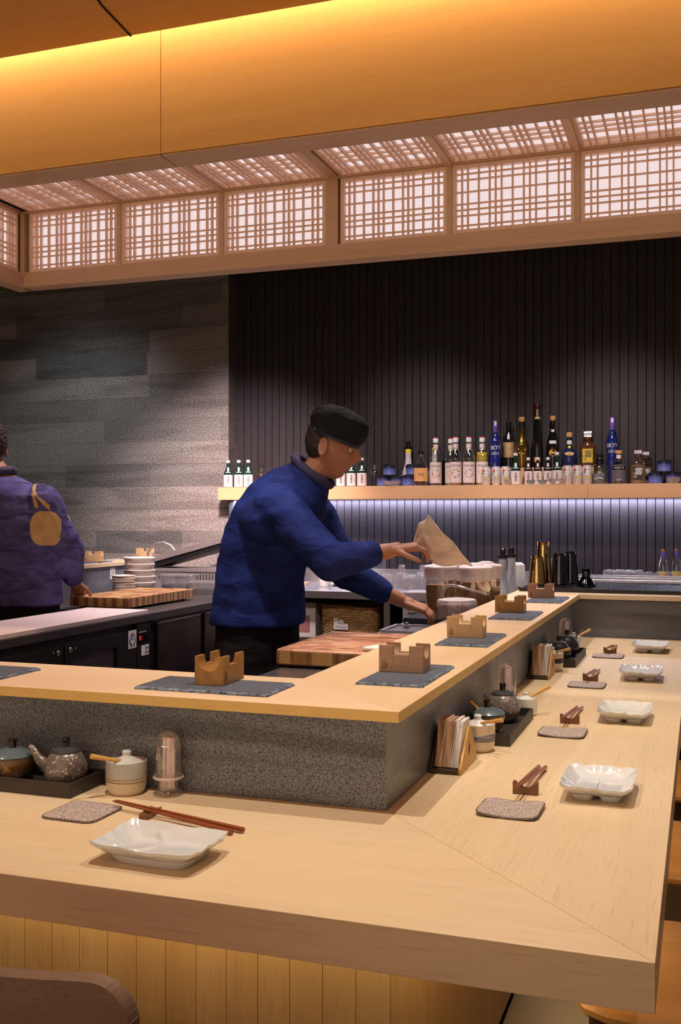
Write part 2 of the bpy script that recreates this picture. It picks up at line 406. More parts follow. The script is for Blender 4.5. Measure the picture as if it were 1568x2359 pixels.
# fascia with cove behind the ceiling edge
struct(G().box(-6, -1.7985, 3.222, 3.355, 2.60, 3.3).obj('trim_2', ceil_oak, smooth=False))
struct(G().box(-1.796, 3, 3.222, 3.355, 2.60, 3.3).obj('trim_3', ceil_oak, smooth=False))
struct(G().box(-6, -1.80, 3.226, 3.352, 2.592, 2.5999).obj('trim_4', canopy_oak, smooth=False, bev=.003))
struct(G().box(-1.795, 3, 3.226, 3.352, 2.592, 2.5999).obj('trim_5', canopy_oak, smooth=False, bev=.003))
struct(G().box(-9, -8.95, -2.5, 7, 0, 3.3).obj('wall_left', plain('wall_left_dark', (.05,.05,.05), .8), smooth=False))

# ---------------------------------------------------------------- lattice canopy
can = thing('lattice_canopy', 'wooden lattice light canopy glowing pinkish white over the open kitchen', 'ceiling light', (-2.78, 3.8, 2.32))
CZ0, CZ1, CY = 2.384, 2.640, 3.8
def lattice(w, h, M, parent, name='lattice_panel'):
    g = G()
    fr = .013
    g.box(0, w, 0, .03, 0, fr, M=M).box(0, w, 0, .03, h-fr, h, M=M).box(0, fr, 0, .03, fr, h-fr, M=M).box(w-fr, w, 0, .03, fr, h-fr, M=M)
    pat = [1,1,1.85,1.85,1,1,1.85,1.85,1,1,1.85,1.85,1,1]; tot = sum(pat); x = fr; W = w-2*fr
    for p_ in pat[:-1]:
        x += W*p_/tot; g.box(x-.003, x+.003, .002, .017, fr, h-fr, M=M)
    H_ = h-2*fr
    for f_ in (.09, .19, .385, .58, .675, .77, .93):
        z = h-fr-H_*f_; g.box(fr, w-fr, .008, .017, z-.0028, z+.0028, M=M)
    o = g.obj(name, slat_wood, parent, smooth=False)
    pp = G().box(.002, w-.002, .0305, .032, .002, h-.002, M=M).obj('paper_screen', paper, o, smooth=False)
    return o
base = Matrix.Translation((-can.location.x, -can.location.y, -can.location.z))
divs = [-2.777, -2.316, -1.841, -1.381, -1.340, -.895, -.423, .06, .52, 1.0]
for a, b in zip(divs, divs[1:]):
    if abs(b-a) < .1:
        G().box(a+.006, b, CY-.002, CY+.03, CZ0-.001, CZ1+.001, M=base).obj('post', canopy_oak, can, smooth=False)
        G().box(a-.004, b+.004, CY-.50, CY-.003, CZ1+.003, CZ1+.03, M=base).obj('soffit_rail', canopy_oak, can, smooth=False); continue
    lattice(b-a-.022, CZ1-CZ0, base @ Matrix.Translation((a+.011, CY, CZ0)), can)
    # soffit panel: lying flat, slats on the underside
    Ms = base @ Matrix.Translation((a+.011, CY-.002, CZ1+.008)) @ Matrix(((1,0,0,0),(0,0,-1,0),(0,1,0,0),(0,0,0,1)))
    lattice(b-a-.022, .50, Ms, can)
    G().box(b-.010, b+.010, CY-.003, CY+.03, CZ0-.001, CZ1+.001, M=base).obj('post', canopy_oak, can, smooth=False)
    G().box(b-.010, b+.010, CY-.50, CY-.003, CZ1+.002, CZ1+.03, M=base).obj('soffit_rail', slat_wood, can, smooth=False)
# return leg at the left end, running towards the camera
Ml = base @ Matrix.Translation((-2.80, 3.79, CZ0)) @ rotz(-PI/2) @ Matrix.Rotation(0, 4, 'X')
for k in range(2):
    Mk = base @ Matrix.Translation((-2.80, 3.79-.47*(k+1), CZ0)) @ rotz(PI/2)
    lattice(.45, CZ1-CZ0, Mk, can)
G().box(-2.806, -2.784, CY-.012, CY+.03, CZ0-.02, CZ1+.001, M=base).obj('post', canopy_oak, can, smooth=False)
G().box(-2.80, 1.1, CY-.006, CY+.04, CZ0-.045, CZ0-.001, M=base).box(-2.84, -2.794, 2.6, CY+.04, CZ0-.045, CZ0-.001, M=base).obj('bottom_rail', canopy_oak, can, smooth=False)
G().box(-2.80, 1.1, CY-.014, CY+.06, CZ0-.068, CZ0-.046, M=base).box(-2.86, -2.786, 2.6, CY+.06, CZ0-.068, CZ0-.046, M=base).obj('bottom_moulding', canopy_oak, can, smooth=False, bev=.003)
G().box(-2.80, 1.1, CY-.008, CY+.03, CZ1+.001, CZ1+.010, M=base).box(-2.83, -2.792, 2.6, CY+.03, CZ1+.001, CZ1+.010, M=base).obj('top_rail', canopy_oak, can, smooth=False)
G().box(-2.9, 1.1, CY+.042, CY+.055, CZ0-.05, 3.0, M=base).obj('back_board', plain('canopy_back', (.02,.018,.018), .8), can, smooth=False)

# ---------------------------------------------------------------- dining counter
dc = thing('dining_counter', 'long pale oak dining counter with a mitred corner at the front', 'counter', (0,0,0))
T0 = .682
G().prism([(AX,AY),(BX,BY),(BX-.06,BY+.06),(-4.2,BY+.06),(-4.2,AY)], T0, LZ).obj('front_top', oak_x, dc, smooth=False, bev=.0012)
G().prism([(AX+.0002,AY+.0012),(AX,5.05),(BX-.06,5.05),(BX-.06,BY+.0612),(BX,BY+.0012)], T0, LZ).obj('side_top', oak_y, dc, smooth=False, bev=.0012)
G().box(BX-.06, 1.6, 4.9, 5.05, T0, LZ-.0005).obj('far_top', oak_x, dc, smooth=False)
g = G(); x = -.4902
while x > -4.1:
    g.box(x-.0590, x, 1.65, 1.67, .03, T0-.0005); x -= .0597+.0004
g.obj('front_panelling', oak_z, dc, smooth=False)
g = G(); y = 1.652
while y < 5.0:
    g.box(-.507, -.4885, y, y+.1180, .03, T0-.0005); y += .1197
g.obj('side_panelling', oak_z, dc, smooth=False)
G().box(-4.1, -.51, 1.672, 1.69, 0, T0-.001).box(-.53, -.509, 1.672, 5.0, 0, T0-.001).obj('panel_backing', groove_mat, dc, smooth=False)
rl = thing('raised_ledge', 'raised grey granite riser topped by a slim pale oak ledge', 'ledge', (0,0,0))
G().box(-4.2, BX-.003, BY, BY+.02, LZ+.0005, SB).obj('granite_front', riser_stone, rl, smooth=False, bev=.0008)
G().box(BX-.02, 1.6, 5.0, 5.03, LZ+.0005, SB).obj('granite_end', riser_stone, rl, smooth=False, bev=.0008)
g = G()
for a, b in ((BY, 3.085), (3.088, 4.3), (4.303, 4.999)): g.box(BX-.02, BX, a+.0002, b, LZ+.0005, SB)
g.obj('granite_side', riser_stone_y, rl, smooth=False, bev=.0008)
G().box(-4.2, BX-.021, BY+.021, BY+.2, .3, SB-.002).box(-.80, BX-.021, BY+.1, 5.5, .3, SB-.002).box(-.80, 1.6, 5.032, 5.7, .3, SB-.002).obj('ledge_core', plain('core_grey', (.08,.075,.075), .7), rl, smooth=False)
UX, UY = -.543, 1.889
G().prism([(UX,UY),(-.86,2.2),(-4.2,2.2),(-4.2,UY)], SB+.0003, UZ).obj('ledge_top', ledge_x, rl, smooth=False, bev=.001)
G().prism([(UX,UY+.0005),(UX,4.95),(UX,5.3),(-.86,5.3),(-.86,2.2005)], SB+.0003, UZ).obj('ledge_top', ledge_y, rl, smooth=False, bev=.001)
G().box(UX+.0005, 1.6, 4.95, 5.76, SB+.0003, UZ-.0004).box(-.86, UX+.0005, 5.301, 5.76, SB+.0003, UZ-.0004).obj('ledge_top', oak_x, rl, smooth=False, bev=.001)

G().box(-4.2, UX-.001, UY-.0007, UY-.0001, SB+.0006, UZ-.0006).obj('edge_bounce_strip', wood('edge_bounce_oak_x', (.72,.50,.18), (.64,.42,.13), (.40,.25,.07), 'x'), rl, smooth=False)  # yellower strip: light bounced off the counter is put into the edge colour
G().box(UX+.0001, UX+.0007, UY+.001, 4.949, SB+.0006, UZ-.0006).obj('edge_bounce_strip', wood('edge_bounce_oak_y', (.72,.50,.18), (.64,.42,.13), (.40,.25,.07), 'y'), rl, smooth=False)  # same painted bounce tint along the side edge
# left ledge (other side of the kitchen)
ll = thing('left_ledge', 'far left oak ledge on a granite riser running to the stone wall', 'ledge', (0,0,0))
G().box(-3.66, -3.385, 2.21, 6.195, 1.014, 1.036).obj('ledge_top', oak_y, ll, smooth=False, bev=.001)
G().box(-3.62, -3.40, 2.21, 6.19, .0, 1.0135).obj('granite_riser', riser_stone_y, ll, smooth=False)
for t_, yy in (('14', 4.86), ('15', 5.50)):
    pl = props(G().box(-3.3995, -3.398, yy-.028, yy+.028, .935, 1.005).obj('number_card', white_pl, None, smooth=False), 'small white card numbered %s fixed to the far granite riser' % t_, 'sign', 'number cards on the left riser')
    lettering(t_, .045, ink, pl, loc=(-3.3975, yy, .970), rot=(PI/2, 0, PI/2), wscale=.8)

# bottle shelf
sh = thing('bottle_shelf', 'long pale oak bottle shelf along the dark slatted wall', 'shelf', (0,0,0))
G().box(-2.971, -.62, 6.08, 6.329, 1.424, 1.505).box(-2.971, -2.955, 6.08, 6.199, 1.424, 1.505).obj('shelf_board', shelf_oak, sh, smooth=False, bev=.0008)
G().box(-.619, 1.5, 6.08, 6.329, 1.424, 1.505).obj('shelf_board', shelf_oak, sh, smooth=False, bev=.0008)
SZ = 1.505
props(G().box(-1.27, -.60, 6.235, 6.325, SZ, SZ+.108).obj('shelf_riser', shelf_oak, None, smooth=False, bev=.001), 'low oak step raising the back row of bottles on the shelf', 'step')
# ================================================================== TABLEWARE
def rough_outline(w, d, amp, n=14, seed=0, r=.008):
    rnd = random.Random(seed); P = []
    for (x0,y0),(x1,y1) in [((-w/2,-d/2),(w/2,-d/2)),((w/2,-d/2),(w/2,d/2)),((w/2,d/2),(-w/2,d/2)),((-w/2,d/2),(-w/2,-d/2))]:
        for k in range(n):
            t = k/n; x = x0+(x1-x0)*t; y = y0+(y1-y0)*t
            a = rnd.uniform(-amp, amp) if k else 0
            P.append((x+(a if x0 == x1 else 0), y+(a if y0 == y1 else 0)))
    return P
def slate_tile(label, x, y, long_axis, z=UZ, L_=.31, W_=.152, seed=0, group='slate tiles along the front and right ledges'):
    t = thing('slate_tile', label, 'slate tile', (x, y, z), 0, group)
    w, d = (L_, W_) if long_axis == 'x' else (W_, L_)
    # chipped edge: three outlines stacked
    P0 = rough_outline(w, d, .0012, 30, seed); P1 = rough_outline(w-.004, d-.004, .0016, 30, seed+1); P2 = rough_outline(w-.010, d-.010, .0012, 30, seed+2)
    g = G(); rings = [[(px, py, zz) for px, py in P] for P, zz in ((P0, .0004), (P0, .003), (P1, .0052), (P2, .0068))]
    g.loft(rings, True); g.obj('chipped_edge', slate_edge, t, smooth=False)
    G().prism([(px, py) for px, py in P2], .0066, .0072).obj('top_face', slate, t, smooth=False)
    return t
def block_holder(label, x, y, rz, mat, z=UZ+.0074, group='carved wooden card holders on slate tiles', s=1.):
    t = thing('wooden_holder', label, 'holder', (x, y, z), rz, group)
    Lh, Wh, Hh = .107*s, .068*s, .062*s
    def prof(wall):
        P = [(-Wh/2, 0), (Wh/2, 0), (Wh/2, wall), (Wh/2-.008*s, wall)]
        R = Wh/2-.008*s; zc = Hh-.004*s; n = 14
        pts = [(R*math.cos(PI*k/n), zc-R*1.05*math.sin(PI*k/n)) for k in range(n+1)]
        P += [(a, min(b, wall)) for a, b in pts] + [(-Wh/2+.008*s, wall), (-Wh/2, wall)]
        Q = []
        for p in P:
            if not Q or (abs(Q[-1][0]-p[0])+abs(Q[-1][1]-p[1])) > 1e-5: Q.append(p)
        return Q
    Mx = Matrix(((0,0,1,0),(1,0,0,0),(0,1,0,0),(0,0,0,1)))   # profile y,z extruded along x
    g = G(); lo, hi = prof(Hh-.021*s), prof(Hh)
    g.prism(hi, -Lh/2, -Lh*.18, Mx); g.prism(lo, -Lh*.18, Lh*.18, Mx); g.prism(hi, Lh*.18, Lh/2, Mx)
    b = g.b; bmesh.ops.remove_doubles(b, verts=b.verts, dist=1e-5)
    g.obj('block', mat, t, smooth=False, bev=.0012)
    # burned emblem: a drop over a small hand scroll
    g = G(); ex, ez = -Lh*.38, .016*s; yy = -Wh/2-.0004
    def ln(pts, r=.00055): g.tube([(ex+a*s, yy, ez+b_*s) for a, b_ in pts], r, 5)
    ln([(-.006,.004),(0,.014),(.006,.004)]); ln([(.0065*math.cos(a), .0065*math.sin(a)-.001) for a in [PI*k/9-2.6 for k in range(12)]]); ln([(-.006,.002),(.004,.002),(.005,-.003),(-.006,-.003)])
    g.obj('burned_emblem', burn, t, smooth=False)
    return t
names = ['lobed golden-brown', 'grey-brown grained', 'pale striped', 'golden brown', 'reddish brown']
slate_tile('slate tile with chipped edges near the front ledge corner, under the golden-brown holder', -.995, 2.022, 'x', seed=11)
block_holder('dark-streaked golden-brown wooden holder turned endwise on the front ledge slate', -1.000, 2.055, PI/2, holder_woods[0])
slate_tile('slate tile at the far left of the front ledge, mostly out of frame', -1.655, 2.03, 'x', seed=23)
wh = ['grey-brown', 'pale', 'amber', 'reddish']
rows = [(-.645, 2.315, -.660, 2.345, 1, 'nearest on the right ledge'), (-.645, 3.03, -.668, 3.06, 2, 'second along the right ledge'),
        (-.645, 3.81, -.68, 3.885, 3, 'third along the right ledge'), (-.635, 4.55, -.670, 4.60, 4, 'last on the right ledge, beside the bar mat')]
for k, (sx_, sy_, hx, hy, m, where) in enumerate(rows):
    slate_tile('dark slate tile under the %s holder, %s' % (wh[k], where), sx_, sy_, 'y', seed=31+7*k)
    block_holder('%s wooden holder with notched sides, %s' % (wh[k], where), hx, hy, 0, holder_woods[m])
for k, (yy, m, nm) in enumerate([(4.67, 4, 'reddish-brown'), (5.43, 2, 'pale striped'), (6.05, 2, 'pale')]):
    slate_tile('slate tile under the %s holder on the far left ledge' % nm, -3.52, yy-.0, 'y', 1.036, seed=60+k, group='slate tiles on the far left ledge', L_=.30 if k < 2 else .26)
    block_holder('%s wooden holder on the far left ledge, %s' % (nm, ['nearest the man in the patched shirt', 'above the stacked bowls', 'nearest the steel grill handle'][k]), -3.49, yy, 0.25, holder_woods[m], 1.0435, 'wooden holders on the far left ledge')

# ---- square plates with wavy rims
def make_plate(label, x, y, rz, kind, group='white square plates on the counter'):
    t = thing('square_plate', label, 'plate', (x, y, LZ+.0004), rz, group)
    Lp, Wp, H = .200, .146, .033; nx, ny = 44, 34
    def height(u, v, e):     # u,v in -1..1 ; e = |edge| parameter
        m = max(abs(u), abs(v)); q = (abs(u)**5+abs(v)**5)**.2
        rim = min(1., max(0., (m-.50)/.50)); z = .010+(H-.010)*rim**1.35
        if m > .9: z += .0016*math.sin(7*u+3*v+e)+.0012*math.sin(13*v-2*u)
        z += .0045*max(0, abs(u*v)-.55)/.45
        return z
    g = G(); T = []; B = []
    for j in range(ny+1):
        rt, rb = [], []
        for i in range(nx+1):
            u = -1+2*i/nx; v = -1+2*j/ny
            q = (abs(u)**5+abs(v)**5)**.2; m = max(abs(u), abs(v)); k = m/q if q > 1e-6 else 1
            k = 1-(1-k)*.45
            wob = 1+.012*math.sin(5*math.atan2(v, u)+1.)+.006*math.sin(17*math.atan2(v, u))
            px, py = u*k*Lp/2*wob, v*k*Wp/2*wob; z = height(u, v, 1.)
            if kind == 'front':   # small round well with a raised curved divider at the left
                d = math.hypot(px+.060, (py-.018)); z += .0075*math.exp(-((d-.046)/.0055)**2)*(1 if px > -.09 and m < .8 else 0)
            else:
                z += .0015*math.exp(-((px)/.004)**2)*(1 if m < .6 else 0)
            rt.append(g.b.verts.new((px, py, z)))
            zb = max(.0, z-.0048) if m > .5 else .006
            rb.append(g.b.verts.new((px*.985, py*.985, max(.0055, z-.0052))))
        T.append(rt); B.append(rb)
    for j in range(ny):
        for i in range(nx):
            g.b.faces.new((T[j][i], T[j][i+1], T[j+1][i+1], T[j+1][i])); g.b.faces.new((B[j][i], B[j+1][i], B[j+1][i+1], B[j][i+1]))
    for i in range(nx):
        g.b.faces.new((T[0][i], B[0][i], B[0][i+1], T[0][i+1])); g.b.faces.new((T[ny][i], T[ny][i+1], B[ny][i+1], B[ny][i]))
    for j in range(ny):
        g.b.faces.new((T[j][0], T[j+1][0], B[j+1][0], B[j][0])); g.b.faces.new((T[j][nx], B[j][nx], B[j+1][nx], T[j+1][nx]))
    g.obj('dish', plate_mat, t, ang=80)
    if kind == 'front':
        G().loft([[(a*.070, b*.048, 0) for a, b in SQ], [(a*.080, b*.056, .014) for a, b in SQ]]).obj('foot', plate_mat, t)
    else:
        for s_ in (-1, 1):
            G().loft([[(a*.066, s_*.0265+b*.0205, 0) for a, b in SQ], [(a*.078, s_*.029+b*.026, .014) for a, b in SQ]]).obj('foot', plate_mat, t)
        # faint painted leaf strokes in the well
        g = G()
        for (cx, cy, w, h, a) in [(-.05,.01,.03,.0016,.3), (-.045,.0,.026,.001,.2), (.045,-.02,.018,.004,.1), (.03,.014,.022,.001,.0), (-.03,-.022,.02,.001,-.1)]:
            P = [(cx+w*math.cos(q)*math.cos(a)-h*math.sin(q)*math.sin(a), cy+w*math.cos(q)*math.sin(a)+h*math.sin(q)*math.cos(a), .0125+.0004) for q in [2*PI*k/12 for k in range(12)]]
            g.b.faces.new([g.b.verts.new(p) for p in P])
        g.obj('painted_strokes', plain('celadon_ink', (.38,.44,.44), .2), t, smooth=False)
    return t
SQ = []
for k in range(40):
    a = 2*PI*k/40; c_, s_ = math.cos(a), math.sin(a); q = (abs(c_)**5+abs(s_)**5)**.2; SQ.append((c_/q, s_/q))
make_plate('white wavy-rimmed plate with a curved divider, alone on the front counter', -.864, 1.548, -.03, 'front', 'white square plates on the counter')
where = ['nearest on the right counter', 'second along the right counter', 'third along the right counter', 'farthest, by the granite end wall']
p0 = make_plate('white square plate with a notched foot, nearest on the right counter', -.202, 2.205, PI/2, 'side')
for k, (x_, y_, r_) in enumerate([(-.205, 3.03, 0.), (-.203, 3.80, .03), (-.206, 4.57, -.02)]):
    dup(p0, 'white square plate with a notched foot, %s' % where[k+1], (x_, y_, LZ+.0004), PI/2+r_)

# ---- coasters
def coaster(label, x, y, rz, s=.118, bend=.0):
    t = thing('coaster', label, 'coaster', (x, y, LZ+.0004), rz, 'linen coasters on the counter')
    n = 16; g = G(); T = []; B = []
    for j in range(n+1):
        a, b = [], []
        for i in range(n+1):
            u, v = -1+2*i/n, -1+2*j/n; q = (abs(u)**8+abs(v)**8)**.125; m = max(abs(u), abs(v)); k = m/q if q > 0 else 1
            z = bend*(u*u*.6+max(0, u*v)*.4); a.append(g.b.verts.new((u*k*s/2, v*k*s/2, .0038+z))); b.append(g.b.verts.new((u*k*s/2, v*k*s/2, .0006+z)))
        T.append(a); B.append(b)
    for j in range(n):
        for i in range(n):
            g.b.faces.new((T[j][i], T[j][i+1], T[j+1][i+1], T[j+1][i])); g.b.faces.new((B[j][i], B[j+1][i], B[j+1][i+1], B[j][i+1]))
    g.obj('cloth_pad', coaster_mat, t)
    per = T[0]+[r[-1] for r in T[1:]]+T[-1][::-1][1:]+[r[0] for r in T[::-1][1:-1]] if False else None
    ring = []
    for k in range(48):
        a = 2*PI*k/48; c_, s_ = math.cos(a), math.sin(a); q = (abs(c_)**8+abs(s_)**8)**.125; u, v = c_/q, s_/q
        ring.append((u*s/2, v*s/2, .0021+bend*(u*u*.6+max(0, u*v)*.4)))
    G().tube(ring+[ring[0]], .0021, 6, False).obj('stitched_edge', coaster_edge, t)
    return t
coaster('taupe linen coaster at the left on the front counter', -1.135, 1.728, -.02, .116)
for k, (x_, y_, b_) in enumerate([(-.353, 2.017, .006), (-.347, 2.772, .005), (-.367, 3.575, .002), (-.360, 4.335, .0015)]):
    coaster('taupe linen coaster, %s' % ['nearest on the right counter', 'second along the right counter', 'third along the right counter', 'farthest on the right counter'][k], x_, y_, -.02, .118, b_)

# ---- chopsticks on rests
def stick_bm(Lc, r0, r1):
    g = G(); n = 6
    rings = []
    for (t, r) in ((0, r1*.6), (.03, r1), (.5, r1+(r0-r1)*.55), (1., r0)):
        rings.append([(t*Lc, r*math.cos(2*PI*(k+.5)/n), r*math.sin(2*PI*(k+.5)/n)) for k in range(n)])
    return g.loft(rings)
def chopstick(label, tip, end, group):
    tip, end = Vector(tip), Vector(end); d = end-tip
    o = stick_bm(d.length, .0050, .0022).obj('chopstick', stick_mat, None, ang=30)
    o.location = tip; o.rotation_euler = d.to_track_quat('X', 'Z').to_euler(); props(o, label, 'chopstick', group); return o
def rest(label, x, y, rz):
    t = thing('chopstick_rest', label, 'chopstick rest', (x, y, LZ+.0004), rz, 'carved wooden chopstick rests')
    P = [(-.026, 0), (.026, 0), (.026, .025)] + [(.022-.044*k/12, .025-.013*math.sin(PI*k/12)) for k in range(13)] + [(-.026, .025)]
    Mx = Matrix(((1,0,0,0),(0,0,-1,0),(0,1,0,0),(0,0,0,1)))
    G().prism(P, -.008, .008, Mx).obj('block', rest_mat, t, smooth=False, bev=.001)
    return t
t = thing('chopstick_rest', 'low arched wooden chopstick rest behind the front plate', 'chopstick rest', (-1.003, 1.758, LZ+.0004), .1, 'carved wooden chopstick rests')
G().prism([(-.011,0),(.011,0),(.011,.010)]+[(.011-.022*k/8, .010-.003*math.sin(PI*k/8)) for k in range(1,8)]+[(-.011,.010)], -.029, .029, Matrix(((1,0,0,0),(0,0,-1,0),(0,1,0,0),(0,0,0,1)))).obj('block', rest_mat, t, smooth=False, bev=.001)
chopstick('rosewood chopstick on the front counter, the one nearer the plate', (-1.095, 1.772, .7655), (-.800, 1.696, .7565), 'chopsticks on the front counter')
chopstick('rosewood chopstick on the front counter, the one nearer the riser', (-1.093, 1.779, .7655), (-.786, 1.714, .7565), 'chopsticks on the front counter')
RW = ['at the nearest right-hand place', 'at the second right-hand place', 'at the third right-hand place', 'at the farthest right-hand place']
for k, (x_, y_, f_) in enumerate([(-.345, 2.150, 1.), (-.346, 2.916, 1.), (-.367, 3.688, 1.), (-.362, 4.440, 1.)]):
    rest('concave walnut chopstick rest %s' % RW[k], x_, y_, 0)
    for s_ in (0, 1):
        q = .007*s_-.004
        chopstick('%s rosewood chopstick %s' % (('left', 'right')[s_], RW[k]), (x_-.008+q*.9, y_-.080, .7805+.0005), (x_+.004+q*2.2, y_+.215, .7565), 'chopsticks %s' % RW[k])

# ---- condiment vessels
def spoon(label, p, q, group=None, mat=None):
    p, q = Vector(p), Vector(q)
    o = G().tube([p, p.lerp(q, .5), q], [.0035, .0042, .0055], 8).obj('wooden_spoon', mat or spoon_mat, None); o.scale = (1,1,1); props(o, label, 'spoon', group or 'small wooden condiment spoons'); return o
def cjar(label, x, y, kind, z=LZ, s=1., group='lidded ceramic condiment jars'):
    t = thing('condiment_jar', label, 'jar', (x, y, z+.0004), 0, group)
    R = .043*s; H = .066*s
    prof = [(0,0),(R*.80,0),(R*.86,.004),(R*.97,.016*s),(R,.034*s),(R,.058*s),(R*.985,H),(R*.93,H),(R*.90,.05*s),(0,.046*s)]
    body = {'grey': jar_cream, 'cream': jar_cream, 'band': jar_cream, 'white': jar_white}[kind]
    G().lathe(prof, 48).obj('body', body, t)
    if kind == 'grey':
        G().lathe([(R*1.003,.036*s),(R*1.004,.045*s),(R*1.004,.058*s),(R*.99,H+.0006),(R*.93,H+.0006)], 48).obj('glaze_collar', jar_grey, t)
        for zz, tl in ((.0335, .02), (.028, -.05)):
            G().tube([(R*1.003*math.cos(a), R*1.003*math.sin(a), (zz+.02*tl*math.sin(a*1.0+2))*s) for a in [-2.6+.1*k for k in range(26)]], .0008, 4).obj('brush_band', band_brown, t)
    if kind == 'cream':
        for k, zz in enumerate((.028,.033,.037,.041)):
            G().tube([(R*1.003*math.cos(a), R*1.003*math.sin(a), zz*s+.001*math.sin(3*a+k)) for a in [-2.9+.13*j for j in range(30)]], .0016 if k % 2 else .0009, 4).obj('brush_band', band_blue, t)
    if kind == 'band':
        G().lathe([(R*1.004,.030*s),(R*1.006,.033*s),(R*1.006,.045*s),(R*1.004,.048*s)], 40).obj('brush_band', plain('indigo_band', (.02,.025,.06), .4), t)
    lid = G().lathe([(R*.88,H-.010),(R*.91,H-.006),(R*.8,H-.002),(R*.5,H+.004*s),(R*.24,H+.009*s),(R*.20,H+.014*s),(R*.23,H+.018*s),(R*.18,H+.021*s),(0,H+.022*s)], 40).obj('lid', jar_white, t)
    return t
cjar('grey and cream ringed jar beside the toothpick dome on the front counter', -1.134, 1.889, 'grey')
spoon('wooden spoon leaning out of the grey and cream jar', (-1.135, 1.872, .818), (-1.172, 1.815, .838))
cjar('cream jar with blue brush rings beside the nearest napkin holder', -.521, 2.512, 'cream')
spoon('wooden spoon handle resting in the blue-ringed cream jar', (-.510, 2.495, .820), (-.452, 2.470, .836))
cjar('cream jar with a solid indigo band beside the far napkin holder', -.527, 3.885, 'band')
spoon('wooden spoon handle in the indigo-banded jar', (-.515, 3.87, .818), (-.455, 3.845, .838))
cjar('small white jar behind the nearer speckled teapot', -.480, 2.995, 'white', s=.75)
spoon('pale wooden spoon in the small white jar', (-.475, 2.99, .800), (-.415, 3.02, .832))
cjar('small pale jar behind the far black teapots', -.522, 4.545, 'white', s=.8)
spoon('pale wooden spoon behind the far black teapots', (-.515, 4.54, .800), (-.455, 4.57, .832))

def teapot(label, x, y, rz, mat, z, s=1., group='small stoneware soy teapots'):
    t = thing('teapot', label, 'teapot', (x, y, z), rz, group)
    R = .043*s
    G().lathe([(0,0),(R*.62,0),(R*.80,.006*s),(R*1.0,.022*s),(R*1.02,.034*s),(R*.92,.050*s),(R*.72,.064*s),(R*.58,.0685*s),(R*.50,.068*s),(0,.064*s)], 48).obj('body', mat, t)
    l = G().lathe([(R*.63,.066*s),(R*.66,.0685*s),(R*.62,.072*s),(R*.3,.077*s),(0,.0785*s)], 40).obj('lid', pot_lid, t)
    G().lathe([(R*.17,.076*s),(R*.16,.082*s),(R*.19,.092*s),(R*.17,.095*s),(0,.096*s)], 20).obj('knob', black_gloss, l)
    G().tube([(R*.75,0,.030*s),(R*1.15,0,.038*s),(R*1.5,0,.052*s),(R*1.78,0,.070*s),(R*1.92,0,.072*s)], [.017*s,.013*s,.009*s,.0065*s,.006*s], 16).obj('spout', mat, t)
    return t
def wtray(label, x, y, rz, group='long dark wooden condiment trays', L_=.375, W_=.128, H=.030):
    t = thing('condiment_tray', label, 'tray', (x, y, LZ+.0004), rz, group)
    G().box(-L_/2+.0062, L_/2-.0062, -W_/2+.0062, W_/2-.0062, 0, .008).obj('tray_base', tray_mat, t, smooth=False)
    for a, b, c, d in ((-L_/2, L_/2, -W_/2, -W_/2+.006), (-L_/2, L_/2, W_/2-.006, W_/2), (-L_/2, -L_/2+.006, -W_/2+.0062, W_/2-.0062), (L_/2-.006, L_/2, -W_/2+.0062, W_/2-.0062)):
        G().box(a, b, c, d, 0, H, bev=.001).obj('tray_side', tray_mat, t, smooth=False)
    return t
def sauce_bowl(label, x, y, z, group='lidded glazed sauce bowls', closed=True):
    t = thing('sauce_bowl', label, 'bowl', (x, y, z), 0, group); R = .047
    G().lathe([(0,0),(R*.5,0),(R*.55,.004),(R*.85,.02),(R,.042),(R*.98,.052),(R*.92,.052),(R*.85,.045),(0,.04)], 44).obj('body', bowl_brown, t)
    l = G().lathe([(R*.97,.0525),(R*.99,.055),(R*.8,.062),(R*.4,.069),(0,.071)], 44).obj('lid', plain('lid_teal_glaze', (.10,.14,.16), .2, coat=.4), t)
    G().lathe([(.008,.07),(.0075,.078),(.0095,.086),(.008,.089),(0,.090)], 18).obj('knob', black_gloss, l)
    return t
wtray('dark wooden tray on the front counter holding the raku teapot and glazed bowl', -1.402, 1.868, 0)
teapot('speckled silver-brown teapot in the front tray with its spout to the left', -1.268, 1.868, PI*1.02, pot_mat, LZ+.0088, 1.05)
sauce_bowl('teal-lidded brown glazed bowl in the front tray, cut by the frame', -1.400, 1.866, LZ+.0088)
wtray('dark tray with a chipped pale edge, the nearer one on the right counter', -.515, 2.757, PI/2)
sauce_bowl('brown-rimmed lidded bowl in the nearer right tray', -.528, 2.665, LZ+.0088)
spoon('short wooden spoon standing in the brown-rimmed bowl', (-.540, 2.655, .815), (-.570, 2.655, .842))
teapot('gold-speckled dark teapot in the nearer right tray, spout to the viewer', -.520, 2.845, -PI/2-.35, pot_mat, LZ+.0088, 1.1)
wtray('dark wooden tray holding two black pots at the far end', -.515, 4.165, PI/2)
teapot('black matt teapot at the near end of the far tray', -.524, 4.065, -PI/2-.3, pot_black, LZ+.0088, 1.05)
teapot('black teapot with a grey lid at the back of the far tray', -.515, 4.25, PI/2-.3, pot_black, LZ+.0088, 1.1)

